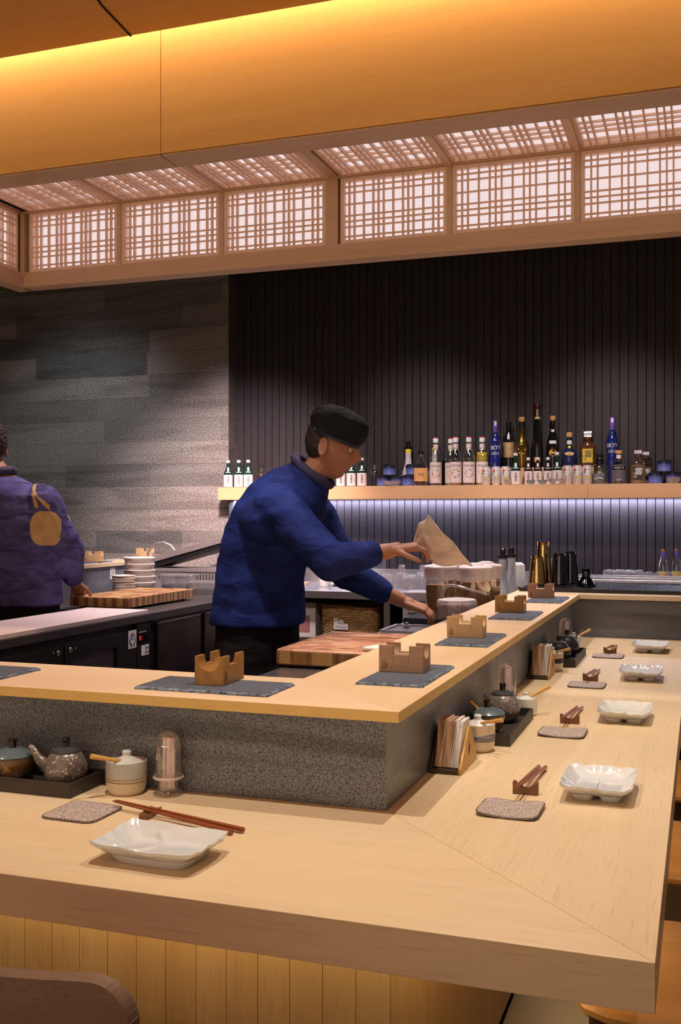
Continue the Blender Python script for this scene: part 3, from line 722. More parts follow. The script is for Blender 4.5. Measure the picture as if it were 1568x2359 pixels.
def dome(label, x, y, s=1., text=True):
    t = thing('toothpick_dome', label, 'toothpick holder', (x, y, LZ+.0004), 0, 'clear domes of wrapped toothpicks')
    b = G().lathe([(0,0),(.030*s,0),(.031*s,.003),(.028*s,.008),(.021*s,.012),(.021*s,.040*s),(.020*s,.040*s),(.020*s,.012),(0,.009)], 40).obj('base', pinkglass, t)
    G().lathe([(.031*s,.036*s),(.030*s,.042*s),(.0262*s,.046*s),(.0262*s,.10*s),(.024*s,.115*s),(.018*s,.126*s),(.009*s,.131*s),(0,.1325*s)], 40).obj('dome_cover', pinkglass, t)
    G().lathe([(.0308*s,.034*s),(.0318*s,.037*s),(.0305*s,.040*s)], 40).obj('dome_rim', frost, t)
    r2 = random.Random(int(x*1000)); m2 = plain('toothpick_paper', (.80,.70,.69), .8)
    for k in range(4):
        w = G().box(-.0045*s, .0045*s, -.0012, .0012, .0125, .117*s, M=Matrix.Translation((-.009*s+.006*s*k, .004*s*math.sin(k*2.1), 0)) @ rotz(.25*k-.3)).obj('toothpick_sachet', m2, t, smooth=False)
        if text and k == 1:
            lettering('TOOTHPICK', .0085, plain('print_grey', (.25,.2,.2), .6), w, loc=(-.003, -.0035, .060), rot=(PI/2, PI/2*-1, 0), wscale=.8)
    return t
dome('clear dome of wrapped toothpicks beside the grey-cream jar', -1.043, 1.902, 1.0)
dome('clear dome of toothpicks behind the gold-speckled teapot', -.546, 3.05, 1.05, False)
dome('clear dome of toothpicks behind the far black teapots', -.548, 4.47, 1.05, False)

def napkins(label, x, y, rz=0.):
    t = thing('napkin_holder', label, 'napkin holder', (x, y, LZ+.0004), rz, 'wooden napkin holders')
    # open wedge: triangular sides face +-x, napkins stand between them with their folds to the viewer
    tri = [(-.085, 0), (.085, 0), (.085, .012), (.020, .092), (.006, .092), (-.085, .012)]
    My = Matrix(((0,0,1,0),(1,0,0,0),(0,1,0,0),(0,0,0,1)))
    G().prism(tri, .030, .037, My).obj('side_plate', holder_gold, t, smooth=False, bev=.001)
    G().prism(tri, -.037, -.030, My).obj('side_plate', dark_brown, t, smooth=False, bev=.001)
    G().box(-.0298, .0298, -.085, .085, 0, .010).obj('base_plate', dark_brown, t, smooth=False)
    g = G()
    for a, b, c, d in ((-.010,.040,.012,.050), (.010,.040,-.012,.050), (-.012,.034,.010,.036), (0,.060,0,.032), (-.006,.028,.006,.026)):
        g.tube([(.0374, a*.9, b), (.0374, c*.9, d)], .0007, 5)
    g.obj('burned_emblem', burn, t, smooth=False)
    st = props(thing('napkin_stack', 'fanned stack of paper napkins in the %s' % label.replace('wooden ', '', 1), 'napkins', (x, y, LZ+.011), rz, 'napkin stacks'))
    n = 18; r3 = random.Random(int(y*100))
    for k in range(n):
        u = -.026+.052*k/(n-1); lean = .010*(1-k/n)-.002
        m = napkin_kraft if k < 12 else napkin_white
        g = G(); sg = 8; yb = -.072+r3.uniform(-.003, .003); hz = .098+r3.uniform(-.003, .004)
        for e in (-.0011, .0011):
            pass
        R = []
        for j in range(sg+1):
            f = j/sg; xx = u*(1+.25*f)+lean*f+.0012*math.sin(4*f+k*.9)
            R.append([(xx-.0012, yb+.035*f, .002+hz*f), (xx+.0012, yb+.035*f, .002+hz*f), (xx+.0012, yb+.10+.0*f, .002+hz*f), (xx-.0012, yb+.10, .002+hz*f)])
        g.loft(R); g.obj('napkin', m, st, smooth=False)
    return t
napkins('wooden napkin holder nearest on the right counter', -.541, 2.335)
napkins('wooden napkin holder farther along the right counter', -.541, 3.735)
# ================================================================== KITCHEN
# ---- left refrigerated counter (faces +x)
FX = -2.47; FZ = .86
lc = thing('kitchen_worktop', 'dark steel worktop at the left with white cutting strip and butcher block on it', 'worktop', (0,0,0))
G().box(-2.82, FX, 2.21, 4.36, .825, FZ, bev=.002).obj('top', steel_d, lc, smooth=False)
G().box(-3.382, FX, 4.362, 5.63, .825, FZ, bev=.002).obj('top', steel_d, lc, smooth=False)
G().box(-3.382, -2.735, 5.6305, 6.15, .825, FZ).obj('top', steel_d, lc, smooth=False)
def fridge(label, y0, y1, doors, z0=.12):
    t = thing('undercounter_refrigerator', label, 'refrigerator', (FX, (y0+y1)/2, 0), 0, 'black undercounter refrigerators'); B = Matrix.Translation((-FX, -(y0+y1)/2, 0))
    G().box(FX-.34, FX-.022, y0+.002, y1-.002, z0, .823, M=B).obj('cabinet', fridge_mat, t, smooth=False)
    for (a, b, kind) in doors:
        if kind == 'glass':
            d = G()
            zt, zb, fr = .790, .18, .045
            d.box(FX-.020, FX-.002, a+.003, b-.003, zt-.055, zt, M=B).box(FX-.020, FX-.002, a+.003, b-.003, zb, zb+.05, M=B)
            d.box(FX-.020, FX-.002, a+.003, a+fr, zb+.05, zt-.055, M=B).box(FX-.020, FX-.002, b-.17 if b-a > .5 else b-fr, b-.003, zb+.05, zt-.055, M=B)
            do = d.obj('door', fridge_mat, t, smooth=False)
            G().box(FX-.016, FX-.012, a+fr+.001, (b-.171 if b-a > .5 else b-fr-.001), zb+.051, zt-.056, M=B).obj('window', plain('smoked_glass', (.035,.030,.033), .12, spec=.8), do, smooth=False)
        elif kind == 'steel':
            do = G().box(FX-.020, FX-.002, a+.006, b-.006, .15, .805, bev=.003, M=B).obj('door', plain('dark_brushed_door', (.11,.085,.08), .30, .85, var=.35, vs=5), t, smooth=False)
            G().box(FX-.004, FX+.003, a+.010, b-.010, .806, .812, M=B).obj('handle', steel, do, smooth=False)
        elif kind == 'panel':
            do = G().box(FX-.020, FX-.004, a+.003, b-.003, .15, .818, M=B).obj('control_panel', fridge_mat, t, smooth=False)
    return t, B
def lock(door, B, y, z):
    k = G().lathe([(0,0),(.011,0),(.012,.003),(.009,.006),(0,.006)], 20, M=B @ Matrix.Translation((FX-.002, y, z)) @ Matrix.Rotation(PI/2, 4, 'Y')).obj('lock', steel, door)
    return k
f1, B1 = fridge('black refrigerator with glass door windows under the white cutting strip', 2.22, 4.34, [(2.75, 3.627, 'glass'), (3.633, 4.205, 'glass'), (4.21, 4.338, 'panel')])
drs = [c for c in bpy.data.objects if c.parent == f1 and c.name.startswith('door')]
lock(drs[0], B1, 3.587, .765); lock(drs[1], B1, 3.672, .768)
loc0 = lambda y, z, o=.0008: (o, y-f1.location.y, z)
for d_, yy in ((drs[0], 3.556), (drs[1], 3.712)): lettering('R', .016, ink_w, d_, loc=loc0(yy, .770, -.0012), rot=(PI/2, 0, PI/2))
st = G().box(FX-.0019, FX-.0012, 4.132, 4.203, .714, .797, M=B1).obj('sticker', white_pl, drs[1], smooth=False)
g = G()
for r_ in (.009, .014, .019): g.tube([(.0003+0, (4.168-f1.location.y)+r_*math.cos(a), .770+r_*math.sin(a)*.8) for a in [2*PI*k/20 for k in range(21)]], .0006, 4)
for s_ in (-1, 1):
    g.tube([(.0003, 4.168-f1.location.y+s_*.026, .760), (.0003, 4.168-f1.location.y+s_*.023, .743), (.0003, 4.168-f1.location.y+s_*.012, .735), (.0003, 4.168-f1.location.y+s_*.011, .722)], [.001,.0022,.003,.003], 6)
g.obj('hands_emblem', plain('emblem_navy', (.05,.05,.15), .6), drs[1], smooth=False)
lettering('FOOD SAFE', .007, ink_red, drs[1], loc=(.0006, 4.168-f1.location.y, .772), rot=(PI/2, 0, PI/2))
cp = [c for c in bpy.data.objects if c.parent == f1 and c.name.startswith('control_panel')][0]
G().box(FX-.0038, FX-.002, 4.218, 4.322, .725, .792, M=B1).obj('display', black_gloss, cp, smooth=False)
lettering('03', .030, emit('led_red', (1, .03, .05), 1.2), cp, loc=(-.0012, 4.240-f1.location.y, .752), rot=(PI/2, 0, PI/2), wscale=.7)
lettering('REFRIGERATOR', .010, ink_w, cp, loc=(-.0012, 4.262-f1.location.y, .780), rot=(PI/2, 0, PI/2))
G().box(FX-.0038, FX-.002, 4.250, 4.282, .668, .716, M=B1).obj('sticker', white_pl, cp, smooth=False)
G().box(FX-.0038, FX-.002, 4.286, 4.320, .668, .716, M=B1).obj('sticker', ink_w, cp, smooth=False)
g = G()
for a, b in ((4.294,.702),(4.311,.702),(4.294,.681),(4.311,.681)): g.tube([(-.0012, a-f1.location.y+.005*math.cos(q), b+.006*math.sin(q)) for q in [2*PI*k/10 for k in range(11)]], .0012, 4)
g.obj('pictograms', ink, cp, smooth=False)
fridge('dark brushed refrigerator with two steel doors under the butcher block', 4.37, 5.62, [(4.40, 4.86, 'steel'), (4.90, 5.26, 'steel'), (5.29, 5.61, 'steel')])
props(G().box(-2.81, -2.475, 2.3, 4.32, FZ+.0005, FZ+.019, bev=.002).obj('cutting_strip', white_board, None, smooth=False), 'long white cutting board strip along the left worktop', 'cutting board')

# ---- butcher blocks with end-grain pattern
def endgrain(name, c1, c2, c3, sx, sy):
    m, nt, o = _mat(name); p = princ(nt, o, c1, .45)
    tc = N(nt, 'ShaderNodeTexCoord'); mp = N(nt, 'ShaderNodeMapping'); L(nt, tc.outputs['Object'], mp.inputs[0])
    br = N(nt, 'ShaderNodeTexBrick'); br.offset = .43; br.squash = 1.5; br.squash_frequency = 3
    br.inputs['Scale'].default_value = 1; br.inputs['Brick Width'].default_value = sx; br.inputs['Row Height'].default_value = sy
    br.inputs['Mortar Size'].default_value = .0006; br.inputs['Bias'].default_value = .0
    br.inputs['Color1'].default_value = (0,0,0,1); br.inputs['Color2'].default_value = (1,1,1,1); br.inputs['Mortar'].default_value = (.0,.0,.0,1)
    L(nt, mp.outputs[0], br.inputs[0])
    # same brick stripes seen on the vertical sides: use x+y position so strips run down
    n = N(nt, 'ShaderNodeTexNoise'); n.inputs['Scale'].default_value = 1; L(nt, coords(nt, (45, 45, 5)), n.inputs[0])
    ad = N(nt, 'ShaderNodeMath', operation='MULTIPLY_ADD'); ad.inputs[1].default_value = .55; L(nt, n.outputs[0], ad.inputs[0])
    sb = N(nt, 'ShaderNodeMath', operation='MULTIPLY'); sb.inputs[1].default_value = .7; L(nt, br.outputs[0], sb.inputs[0]); L(nt, sb.outputs[0], ad.inputs[2])
    L(nt, ramp(nt, ad.outputs[0], [(.18, c3), (.5, c1), (.9, c2)]), p.inputs['Base Color']); return m
eg1 = endgrain('endgrain_walnut', (.46,.20,.07), (.70,.46,.22), (.20,.065,.02), .05, .028)
eg2 = endgrain('endgrain_worn', (.50,.23,.13), (.66,.38,.23), (.24,.09,.045), .045, .03)
t = thing('butcher_block', 'striped end-grain butcher block on the left worktop beside the bowl stacks', 'cutting board', (-2.82, 4.78, FZ+.0005), .0)
G().box(-.17, .17, -.34, .34, .010, .058, bev=.003).obj('block', eg1, t, smooth=False)
for a in (-.13, .13):
    for b in (-.29, .29): G().lathe([(0,0),(.012,0),(.012,.0098),(0,.0098)], 14, c=(a, b, 0)).obj('foot', rubber, t)
# strips painted on the sides are modelled as alternating staves
g1 = G(); g2 = G(); r4 = random.Random(5); y = -.337; k = 0
while y < .335:
    w = r4.uniform(.012, .034); w = min(w, .337-y); (g1 if k % 2 else g2).box(.1701, .1712, y, y+w-.0006, .012, .056); y += w; k += 1
x = -.168
while x < .166:
    w = min(r4.uniform(.014, .034), .168-x); (g1 if k % 2 else g2).box(x, x+w-.0006, -.3412, -.3401, .012, .056); x += w; k += 1
g1.obj('pale_staves', wood('stave_pale', (.66,.42,.18), (.55,.30,.10), (.4,.2,.06), 'z'), t, smooth=False)['kind'] = 'stuff'
g2.obj('dark_staves', wood('stave_dark', (.36,.16,.05), (.26,.10,.03), (.12,.05,.015), 'z'), t, smooth=False)['kind'] = 'stuff'
RZ = .85
rw = thing('prep_worktop', 'stainless prep worktop behind the right-hand ledge', 'worktop', (0,0,0))
G().box(-1.25, -.862, 2.21, 4.33, .80, RZ-.001, bev=.002).obj('top', steel, rw, smooth=False)
G().box(-1.245, -.862, 2.25, 5.25, .10, .799).obj('cabinet', steel_d, rw, smooth=False)
G().box(-1.25, -.862, 4.345, 5.25, .80, RZ-.001).obj('top', steel, rw, smooth=False)
t = thing('butcher_block', 'thick worn butcher block on the prep worktop behind the nearest ledge holder', 'cutting board', (-1.075, 3.265, RZ), 0)
G().box(-.19, .19, -.265, .265, .006, .058, bev=.010, seg=3).obj('block', eg2, t, smooth=False)
g = G()
for a, b, c, d in ((-.172, .172, -.247, -.243), (-.172, .172, .243, .247), (-.172, -.168, -.247, .247), (.168, .172, -.247, .247)): g.box(a, b, c, d, .0572, .0584)
g.obj('juice_groove', plain('groove_brown', (.22,.09,.04), .6), t, smooth=False)
G().box(-.178, .178, -.2662, -.2650, .012, .050).obj('front_staves', endgrain('stave_front', (.50,.27,.08), (.70,.44,.18), (.12,.05,.02), .07, .5), t, smooth=False)
for a in (-.15, .15):
    for b in (-.22, .22): G().lathe([(0,0),(.010,0),(.010,.0058),(0,.0058)], 12, c=(a, b, 0)).obj('foot', rubber, t)
props(G().prism([(-.05,-.03),(.02,-.045),(.06,-.01),(.045,.04),(-.03,.035)], 0, .012).obj('folded_towel', napkin_white, None, smooth=False, bev=.004, loc=(-.94, 3.06, RZ+.0590)), 'corner of a folded white towel on the worn butcher block', 'towel')

# sink and hob tray further along
t = thing('sink_insert', 'shallow stainless tray set in the prep worktop behind the block', 'tray', (-1.08, 4.16, RZ+.0005))
g = G(); g.box(-.165, .165, -.12, -.105, 0, .008).box(-.165, .165, .105, .12, 0, .008).box(-.165, -.15, -.105, .105, 0, .008).box(.15, .165, -.105, .105, 0, .008)
g.obj('rim', steel, t, smooth=False); G().box(-.15, .15, -.105, .105, .0, .002).obj('basin', steel_d, t, smooth=False)
G().lathe([(.012,.002),(.015,.010),(.009,.012),(.009,.022),(0,.024)], 16, c=(-.10,.06,0)).obj('drain_knob', steel, t)
props(G().box(-1.235, -.93, 4.36, 4.68, RZ+.0003, RZ+.026, bev=.003).obj('induction_hob', plain('hob_black', (.02,.014,.018), .15, spec=.7), None, smooth=False), 'flat black glass hob beside the tea pitchers', 'hob')

# ---- tea pitchers
def pitcher(label, x, y, level, s=1.):
    t = thing('tea_pitcher', label, 'pitcher', (x, y, RZ+.0005), PI*.55, 'lidded plastic pitchers of brown tea')
    R = .074*s; H = .222*s
    G().lathe([(0,0),(R*.86,0),(R*.88,.004),(R,H*.95),(R,H)], 40).obj('jug', plast, t)
    G().lathe([(0,.004),(R*.85,.004),(R*.855+R*.12*level, H*level),(0,H*level)], 40).obj('tea', tea_mat, t)
    l = G().lathe([(R*1.03,H-.052*s),(R*1.06,H-.05*s),(R*1.06,H-.002),(R*1.09,H+.003),(R*1.07,H+.010),(R*.96,H+.016),(R*.6,H+.020),(0,H+.021)], 40).obj('lid', frost, t)
    G().lathe([(R*.55,H+.018),(R*.5,H+.027),(R*.25,H+.031),(0,H+.031)], 28, c=(0,0,0)).obj('lid_cap', frost, l)
    G().tube([(R*1.05,0,H-.035),(R*1.35,0,H-.04),(R*1.42,0,H*.5),(R*1.3,0,H*.25),(R*.93,0,H*.2)], .010, 10).obj('handle', frost, t)
    return t
pitcher('frosted tea pitcher nearest the hob, reached for by the cook', -1.172, 4.79, .66)
pitcher('frosted tea pitcher in front of the grey squeeze bottles', -1.000, 4.77, .74, 1.0)
pitcher('tea pitcher half hidden behind the one nearest the hob', -1.175, 5.05, .70, .98)
pitcher('tea pitcher half hidden behind the one by the squeeze bottles', -1.005, 5.05, .70, .98)
# wrapped tub and clear ladle
t = thing('wrapped_tub', 'tub wrapped in crinkled plastic film with a ladle, in front of the tea pitchers', 'tub', (-1.02, 4.47, RZ+.0268), .0)
def crink(a, z): return 1+.03*math.sin(7*a+20*z)+.02*math.sin(17*a)
G().lathe([(0,0),(.075,0),(.085,.02),(.092,.06),(.088,.078),(.05,.083),(0,.084)], 60, sx=.92, sy=1.15, fn=crink).obj('film_wrap', glass('crinkled_film', (.95,.85,.85), .3, .1, 70, .45), t)
G().lathe([(0,.002),(.07,.002),(.08,.058),(0,.058)], 30, sx=.9, sy=1.1).obj('tub_body', frost, t)
props(G().tube([(-1.062,4.36,.965),(-1.058,4.36,.995),(-1.045,4.36,1.018),(-1.020,4.355,1.026),(-.985,4.35,1.022),(-.91,4.34,1.004),(-.865,4.335,.993)], [.006,.006,.006,.0055,.005,.005,.006], 10).obj('clear_ladle', glass('ladle_plastic', (.95,.93,.95), .3, .05, 0, .15), None), 'clear plastic ladle hooked over the wrapped tub', 'ladle')

# ---- squeeze (puree) bottles
def puree(label, x, y, z, s, face, collar, lab, group):
    t = thing('syrup_bottle', label, 'bottle', (x, y, z+.0004), face, group); grey = plain('puree_grey' , (.50,.50,.53), .45) if not lab else plain('puree_white', (.66,.62,.64), .4)
    G().lathe([(0,0),(.040*s,0),(.043*s,.004*s),(.043*s,.085*s if lab else .03*s),(.041*s,.10*s if lab else .045*s),(.032*s,.125*s if lab else .085*s),(.024*s,.155*s if lab else .125*s),(.0205*s,.20*s),(.0205*s,.252*s),(.017*s,.256*s),(0,.257*s)], 40).obj('body', grey, t)
    G().lathe([(.0235*s,.254*s),(.0245*s,.260*s),(.0235*s,.268*s),(.014*s,.272*s),(.013*s,.284*s),(.016*s,.298*s),(.011*s,.305*s),(0,.306*s)], 28).obj('cap', black_gloss, t)
    if collar: G().lathe([(.0209*s,.228*s),(.0212*s,.230*s),(.0212*s,.250*s),(.0209*s,.252*s)], 30).obj('yellow_collar', yellow_m, t)
    if lab:
        G().strip(.0436*s, .02*s, .080*s, -1.2, 1.2).obj('label', lab_pink, t)
        G().strip(.0439*s, .052*s, .068*s, -1.0, -.3).obj('red_flash', ink_red, t)
        lettering('MONIN', .019*s, ink, t, .0442*s, (0, 0, .040*s))
    else:
        lettering('MONIN', .018*s, plain('embossed_grey', (.26,.26,.28), .5), t, loc=(.001, -.0262*s, .175*s), rot=(PI/2-.02, PI/2, 0), wscale=1.1)
        g = G()
        for k in range(9):
            a = 2*PI*k/9; g.tube([(.0432*s*math.cos(a+.11*math.cos(q)), .0432*s*math.sin(a+.11*math.cos(q)), .016*s+.007*s*math.sin(q)) for q in [2*PI*j/10 for j in range(11)]], .0009, 4)
        g.obj('embossed_fruit', plain('emboss_dark', (.30,.30,.33), .5), t)['kind'] = 'stuff'
    return t
puree('grey squeeze bottle with black nozzle, the nearer one at the ledge', -.985, 5.39, RZ+.0, .99, face_cam(-.985, 5.39), False, False, 'grey squeeze bottles by the ledge')
puree('grey squeeze bottle with black nozzle, half behind its twin', -.958, 5.50, RZ+.0, 1.0, face_cam(-.95, 5.5), False, False, 'grey squeeze bottles by the ledge')
G_prep = G().box(-1.25, -.862, 5.26, 5.62, .80, RZ-.0005); o_ = G_prep.obj('top', steel, rw, smooth=False)
t = thing('salt_cellar', 'small glass shaker with a brass cap beside the grey squeeze bottles', 'shaker', (-.895, 5.40, UZ+.0004-.955+.85+.0), 0)
G().lathe([(0,0),(.016,0),(.016,.09),(.0,.09)], 20).obj('glass_body', clear, t); G().lathe([(.0165,.088),(.0165,.104),(0,.106)], 20).obj('cap', gold_m, t)
G().lathe([(0,.003),(.0145,.003),(.0145,.06),(0,.06)], 20).obj('salt', white_pl, t)
props(G().lathe([(0,0),(.036,0),(.038,.01),(.042,.13),(.040,.165),(.022,.178),(0,.179)], 36).obj('white_canister', white_pl, None, loc=(-.965, 5.73, .8855)), 'white rounded canister behind the squeeze bottles', 'canister')

# ---- bar mat, shakers, steel rail
t = thing('bar_mat', 'long black ribbed rubber bar mat on the far ledge', 'bar mat', (0, 0, UZ))
g = G(); g.box(-.842, 1.2, 5.045, 5.60, .0004, .010).box(-.842, 1.2, 5.045, 5.057, .010, .018).box(-.842, 1.2, 5.588, 5.60, .010, .018).box(-.842, -.83, 5.057, 5.588, .010, .018)
g.obj('base', rubber, t, smooth=False)
g = G(); x = -.82
while x < .3: g.box(x, x+.004, 5.062, 5.584, .010, .0165, M=None); x += .0105
g.obj('ribs', rubber, t, smooth=False)['kind'] = 'stuff'
MZ = UZ+.0170
def tin(label, x, y, z, mat, h, r0, r1, g_='upturned cocktail shaker tins'):
    t = thing('shaker_tin', label, 'shaker', (x, y, z+.0004), 0, g_)
    G().lathe([(r0*.985,0),(r0,.002),(r0,.005),(r0*.985,.008),(r1+(r0-r1)*.12,h*.86),(r1+(r0-r1)*.10,h*.88),(r1+(r0-r1)*.02,h*.985),(r1*.96,h),(0,h)], 48).obj('body', mat, t)
    G().lathe([(r1+(r0-r1)*.16,h*.835),(r1+(r0-r1)*.145+.0006,h*.84),(r1+(r0-r1)*.14,h*.845)], 48).obj('bead', mat, t)
    return t
tin('tall gold shaker tin, the front one with its rim lower', -.790, 5.28, MZ, gold_m, .145, .046, .030)
tin('tallest gold shaker tin standing behind the shorter gold one', -.775, 5.39, MZ, gold_m, .215, .048, .031)
tin('dark gunmetal shaker tin beside the gold tins', -.685, 5.33, MZ, gun_m, .160, .047, .031)
tin('dark gunmetal shaker tin half hidden behind the front one', -.645, 5.45, MZ, gun_m, .166, .046, .031)
tin('dark gunmetal tin at the back edge of the bar mat', -.668, 5.545, MZ, gun_m, .150, .043, .030)
props(G().lathe([(.046,0),(.048,.003),(.047,.012),(.040,.020),(.030,.034),(.021,.048),(.020,.060),(.021,.082),(.0225,.085),(.0215,.088),(0,.089)], 44).obj('strainer_top', gun_m, None, loc=(-.543, 5.25, MZ+.0004)), 'squat gunmetal strainer top of a shaker on the bar mat', 'shaker top')
t = thing('bar_station', 'stainless bar station with raised rails behind the bar mat', 'bar station', (0, 0, 0))
G().box(-.86, 1.3, 5.765, 5.80, .60, .975, bev=.004).obj('front_rail', steel, t, smooth=False)
G().box(-.86, 1.3, 5.8005, 6.325, .60, .962).obj('top', steel_d, t, smooth=False)
G().box(-.86, 1.3, 5.85, 5.862, .962, .985, bev=.003).obj('middle_rail', steel, t, smooth=False)
G().box(-.86, 1.3, 5.92, 5.935, .962, .992, bev=.003).obj('back_rail', steel, t, smooth=False)
def tumbler(label, x, y, z, s=1., up=False, mat=None, group='upturned cut glass tumblers'):
    R, H = .035*s, .075*s
    def cut(a, zz): return 1+.035*abs(math.sin(8*a+ (30*zz)))
    o = G().lathe([(R,0),(R*1.0,.003),(R*.97,H*.55),(R*.92,H*.82),(R*.80,H),(0,H),] , 64, fn=cut).obj('tumbler', mat or crystal, None, loc=(x, y, z+.0004))
    return props(o, label, 'glass', group)
k = 0
for r_, yy in enumerate((5.99, 6.07)):
    for c_ in range(8):
        xx = -.505+.053*c_+.012*r_
        if r_ == 0 and xx > -.29 and c_ % 2: pass
        tumbler('upturned glass tumbler in the row on the bar station by the wall', xx, yy, .9625, .70 if xx < -.33 else .58, group='upturned tumblers on the bar station'); k += 1
def mini(label, x, y, z, h, r, body, cap, foil, group, extra=None):
    t = thing('bottle', label, 'bottle', (x, y, z+.0004), face_cam(x, y), group)
    G().lathe([(0,0),(r,0),(r*1.02,.003),(r,h*.42),(r*.75,h*.60),(r*.42,h*.76),(r*.38,h*.95),(0,h*.95)], 30).obj('body', body, t)
    G().lathe([(r*.46,h*.92),(r*.5,h*.93),(r*.5,h*.995),(0,h)], 20).obj('cap', cap, t)
    if foil: G().lathe([(r*.405,h*.74),(r*.43,h*.75),(r*.40,h*.92)], 20).obj('neck_foil', foil, t)
    if extra: G().strip(r*1.02, h*.08, h*.30, -.9, .9).obj('label', extra, t)
    return t
mini('small clear mixer bottle with violet neck foil, left one of the pair at the wall', -.202, 6.0, .9625, .175, .030, clear, gold_m, violet, 'small mixer bottles at the right', ink_gold)
mini('small clear mixer bottle with violet neck foil, right one at the frame edge', -.132, 6.0, .9625, .180, .030, clear, gold_m, violet, 'small mixer bottles at the right', ink_gold)

# ---- back counter
BZ = .885
bc = thing('back_counter', 'long stainless counter against the slatted wall with open shelf below', 'counter', (0,0,0))
G().box(-2.73, -.87, 5.64, 6.30, BZ-.045, BZ, bev=.003).obj('top', steel, bc, smooth=False)
G().box(-2.73, -.87, 6.302, 6.325, BZ-.04, BZ+.098).obj('splashback', steel, bc, smooth=False)
G().box(-2.73, -1.57, 5.70, 6.32, .575, .60).obj('undershelf', steel_d, bc, smooth=False)
G().box(-2.73, -.87, 6.326, 6.3295, .05, .80).obj('back_panel', plain('back_panel_grey', (.03,.028,.03), .7), bc, smooth=False)  # dark grey panel behind the open shelf
for xx in (-2.55, -1.70, -.95): G().box(xx-.018, xx+.018, 5.66, 5.696, 0, BZ-.046).obj('leg', steel, bc, smooth=False)
t = thing('kitchen_appliance', 'pale metal appliance with a vented front below the back counter', 'appliance', (-1.42, 5.62, 0))
G().box(-.13, .16, -.16, .01, .10, .905, bev=.004).obj('body', plain('pale_metal', (.52,.46,.46), .4, .6), t, smooth=False)
g = G()
for k in range(4): g.box(-.10, -.005, -.162, -.1605, .765+.022*k, .771+.022*k)
g.obj('vent_slots', ink, t, smooth=False)
G().box(-.13, .0, -.1625, -.1605, .855, .858).obj('seam', ink, t, smooth=False)

# wicker basket with handwritten label
def wicker():
    m, nt, o = _mat('wicker'); p = princ(nt, o, (.5,.3,.12), .75)
    tc = N(nt, 'ShaderNodeTexCoord'); sp = N(nt, 'ShaderNodeSeparateXYZ'); L(nt, tc.outputs['Object'], sp.inputs[0])
    ad = N(nt, 'ShaderNodeMath', operation='ADD'); L(nt, sp.outputs[0], ad.inputs[0]); L(nt, sp.outputs[1], ad.inputs[1])
    cb = N(nt, 'ShaderNodeCombineXYZ'); L(nt, ad.outputs[0], cb.inputs[0]); L(nt, sp.outputs[2], cb.inputs[1])
    br = N(nt, 'ShaderNodeTexBrick'); br.offset = .5; br.inputs['Scale'].default_value = 1; br.inputs['Brick Width'].default_value = .021; br.inputs['Row Height'].default_value = .0105
    br.inputs['Mortar Size'].default_value = .0022; br.inputs['Mortar Smooth'].default_value = 1.; br.inputs['Color1'].default_value = (.72,.45,.19,1); br.inputs['Color2'].default_value = (.46,.26,.08,1); br.inputs['Mortar'].default_value = (.06,.025,.008,1)
    L(nt, cb.outputs[0], br.inputs[0]); L(nt, br.outputs[0], p.inputs['Base Color'])
    inv = N(nt, 'ShaderNodeMath', operation='SUBTRACT'); inv.inputs[0].default_value = 1; L(nt, br.outputs['Fac'], inv.inputs[1]); bump(nt, inv.outputs[0], p, 1, .006)
    return m
wk = wicker()
t = thing('wicker_basket', 'woven wicker basket with a handwritten paper label under the back counter', 'basket', (-1.955, 5.86, .6005), 0)
rr = []
for z_, w_, d_ in ((0,.172,.125),(.02,.178,.130),(.185,.186,.138)): rr.append([(a*w_, b*d_, z_) for a, b in [(math.copysign(abs(math.cos(q))**.35, math.cos(q)), math.copysign(abs(math.sin(q))**.35, math.sin(q))) for q in [2*PI*(k+.5)/64 for k in range(64)]]])
G().loft(rr, False).loft([[(x*.96, y*.96, max(z_, .008)) for x, y, z_ in r] for r in rr], False).obj('woven_body', wk, t)
G().loft([[(x*.97, y*.97, .004) for x, y, z_ in rr[0]], [(x*.97, y*.97, .010) for x, y, z_ in rr[0]]]).obj('basket_floor', wk, t)
G().tube([(x, y, .186+.006*math.sin(math.atan2(y, x)*2)) for x, y, z_ in rr[2]]+[rr[2][0][:2]+(.186+.006*math.sin(math.atan2(rr[2][0][1], rr[2][0][0])*2),)], .0095, 8, False).obj('rolled_rim', wk, t)
lb = G().prism([(-.052,-.030),(-.052,.036),(-.030,.036),(-.026,.026),(.006,.024),(.010,.004),(.036,.002),(.036,-.032)], 0, .001, Matrix.Translation((-.035, -.141, .085)) @ Matrix.Rotation(PI/2, 4, 'X')).obj('paper_label', white_pl, t, smooth=False)
for s_, dx, dz in (('LOSS', -.026, .022), ('AND', -.002, .005), ('BREAKAGE', .0, -.018)):
    lettering(s_, .022 if s_ == 'LOSS' else .017, ink, lb, loc=(-.043+dx, -.1424, .085+dz), rot=(PI/2, .06, 0), wscale=.85)
t = thing('cardboard_box', 'printed grey and white carton left of the wicker basket', 'box', (-2.325, 5.885, .6005), .0)
G().box(-.165, .165, -.16, .16, 0, .205, bev=.002).obj('carton', plain('carton_grey', (.52,.48,.47), .8), t, smooth=False)
G().box(.05, .13, -.1612, -.1604, .03, .13).obj('printed_panel', plain('carton_print', (.30,.12,.12), .8), t, smooth=False)
g = G()
for k in range(5): g.box(-.13+.02*k, -.122+.02*k, -.1614, -.1604, .06, .06+.018*((k*7) % 4+1))
g.obj('printed_strokes', ink, t, smooth=False)
G().box(-.165, .165, -.018, .018, .2052, .2058).obj('packing_tape', lab_tan, t, smooth=False)

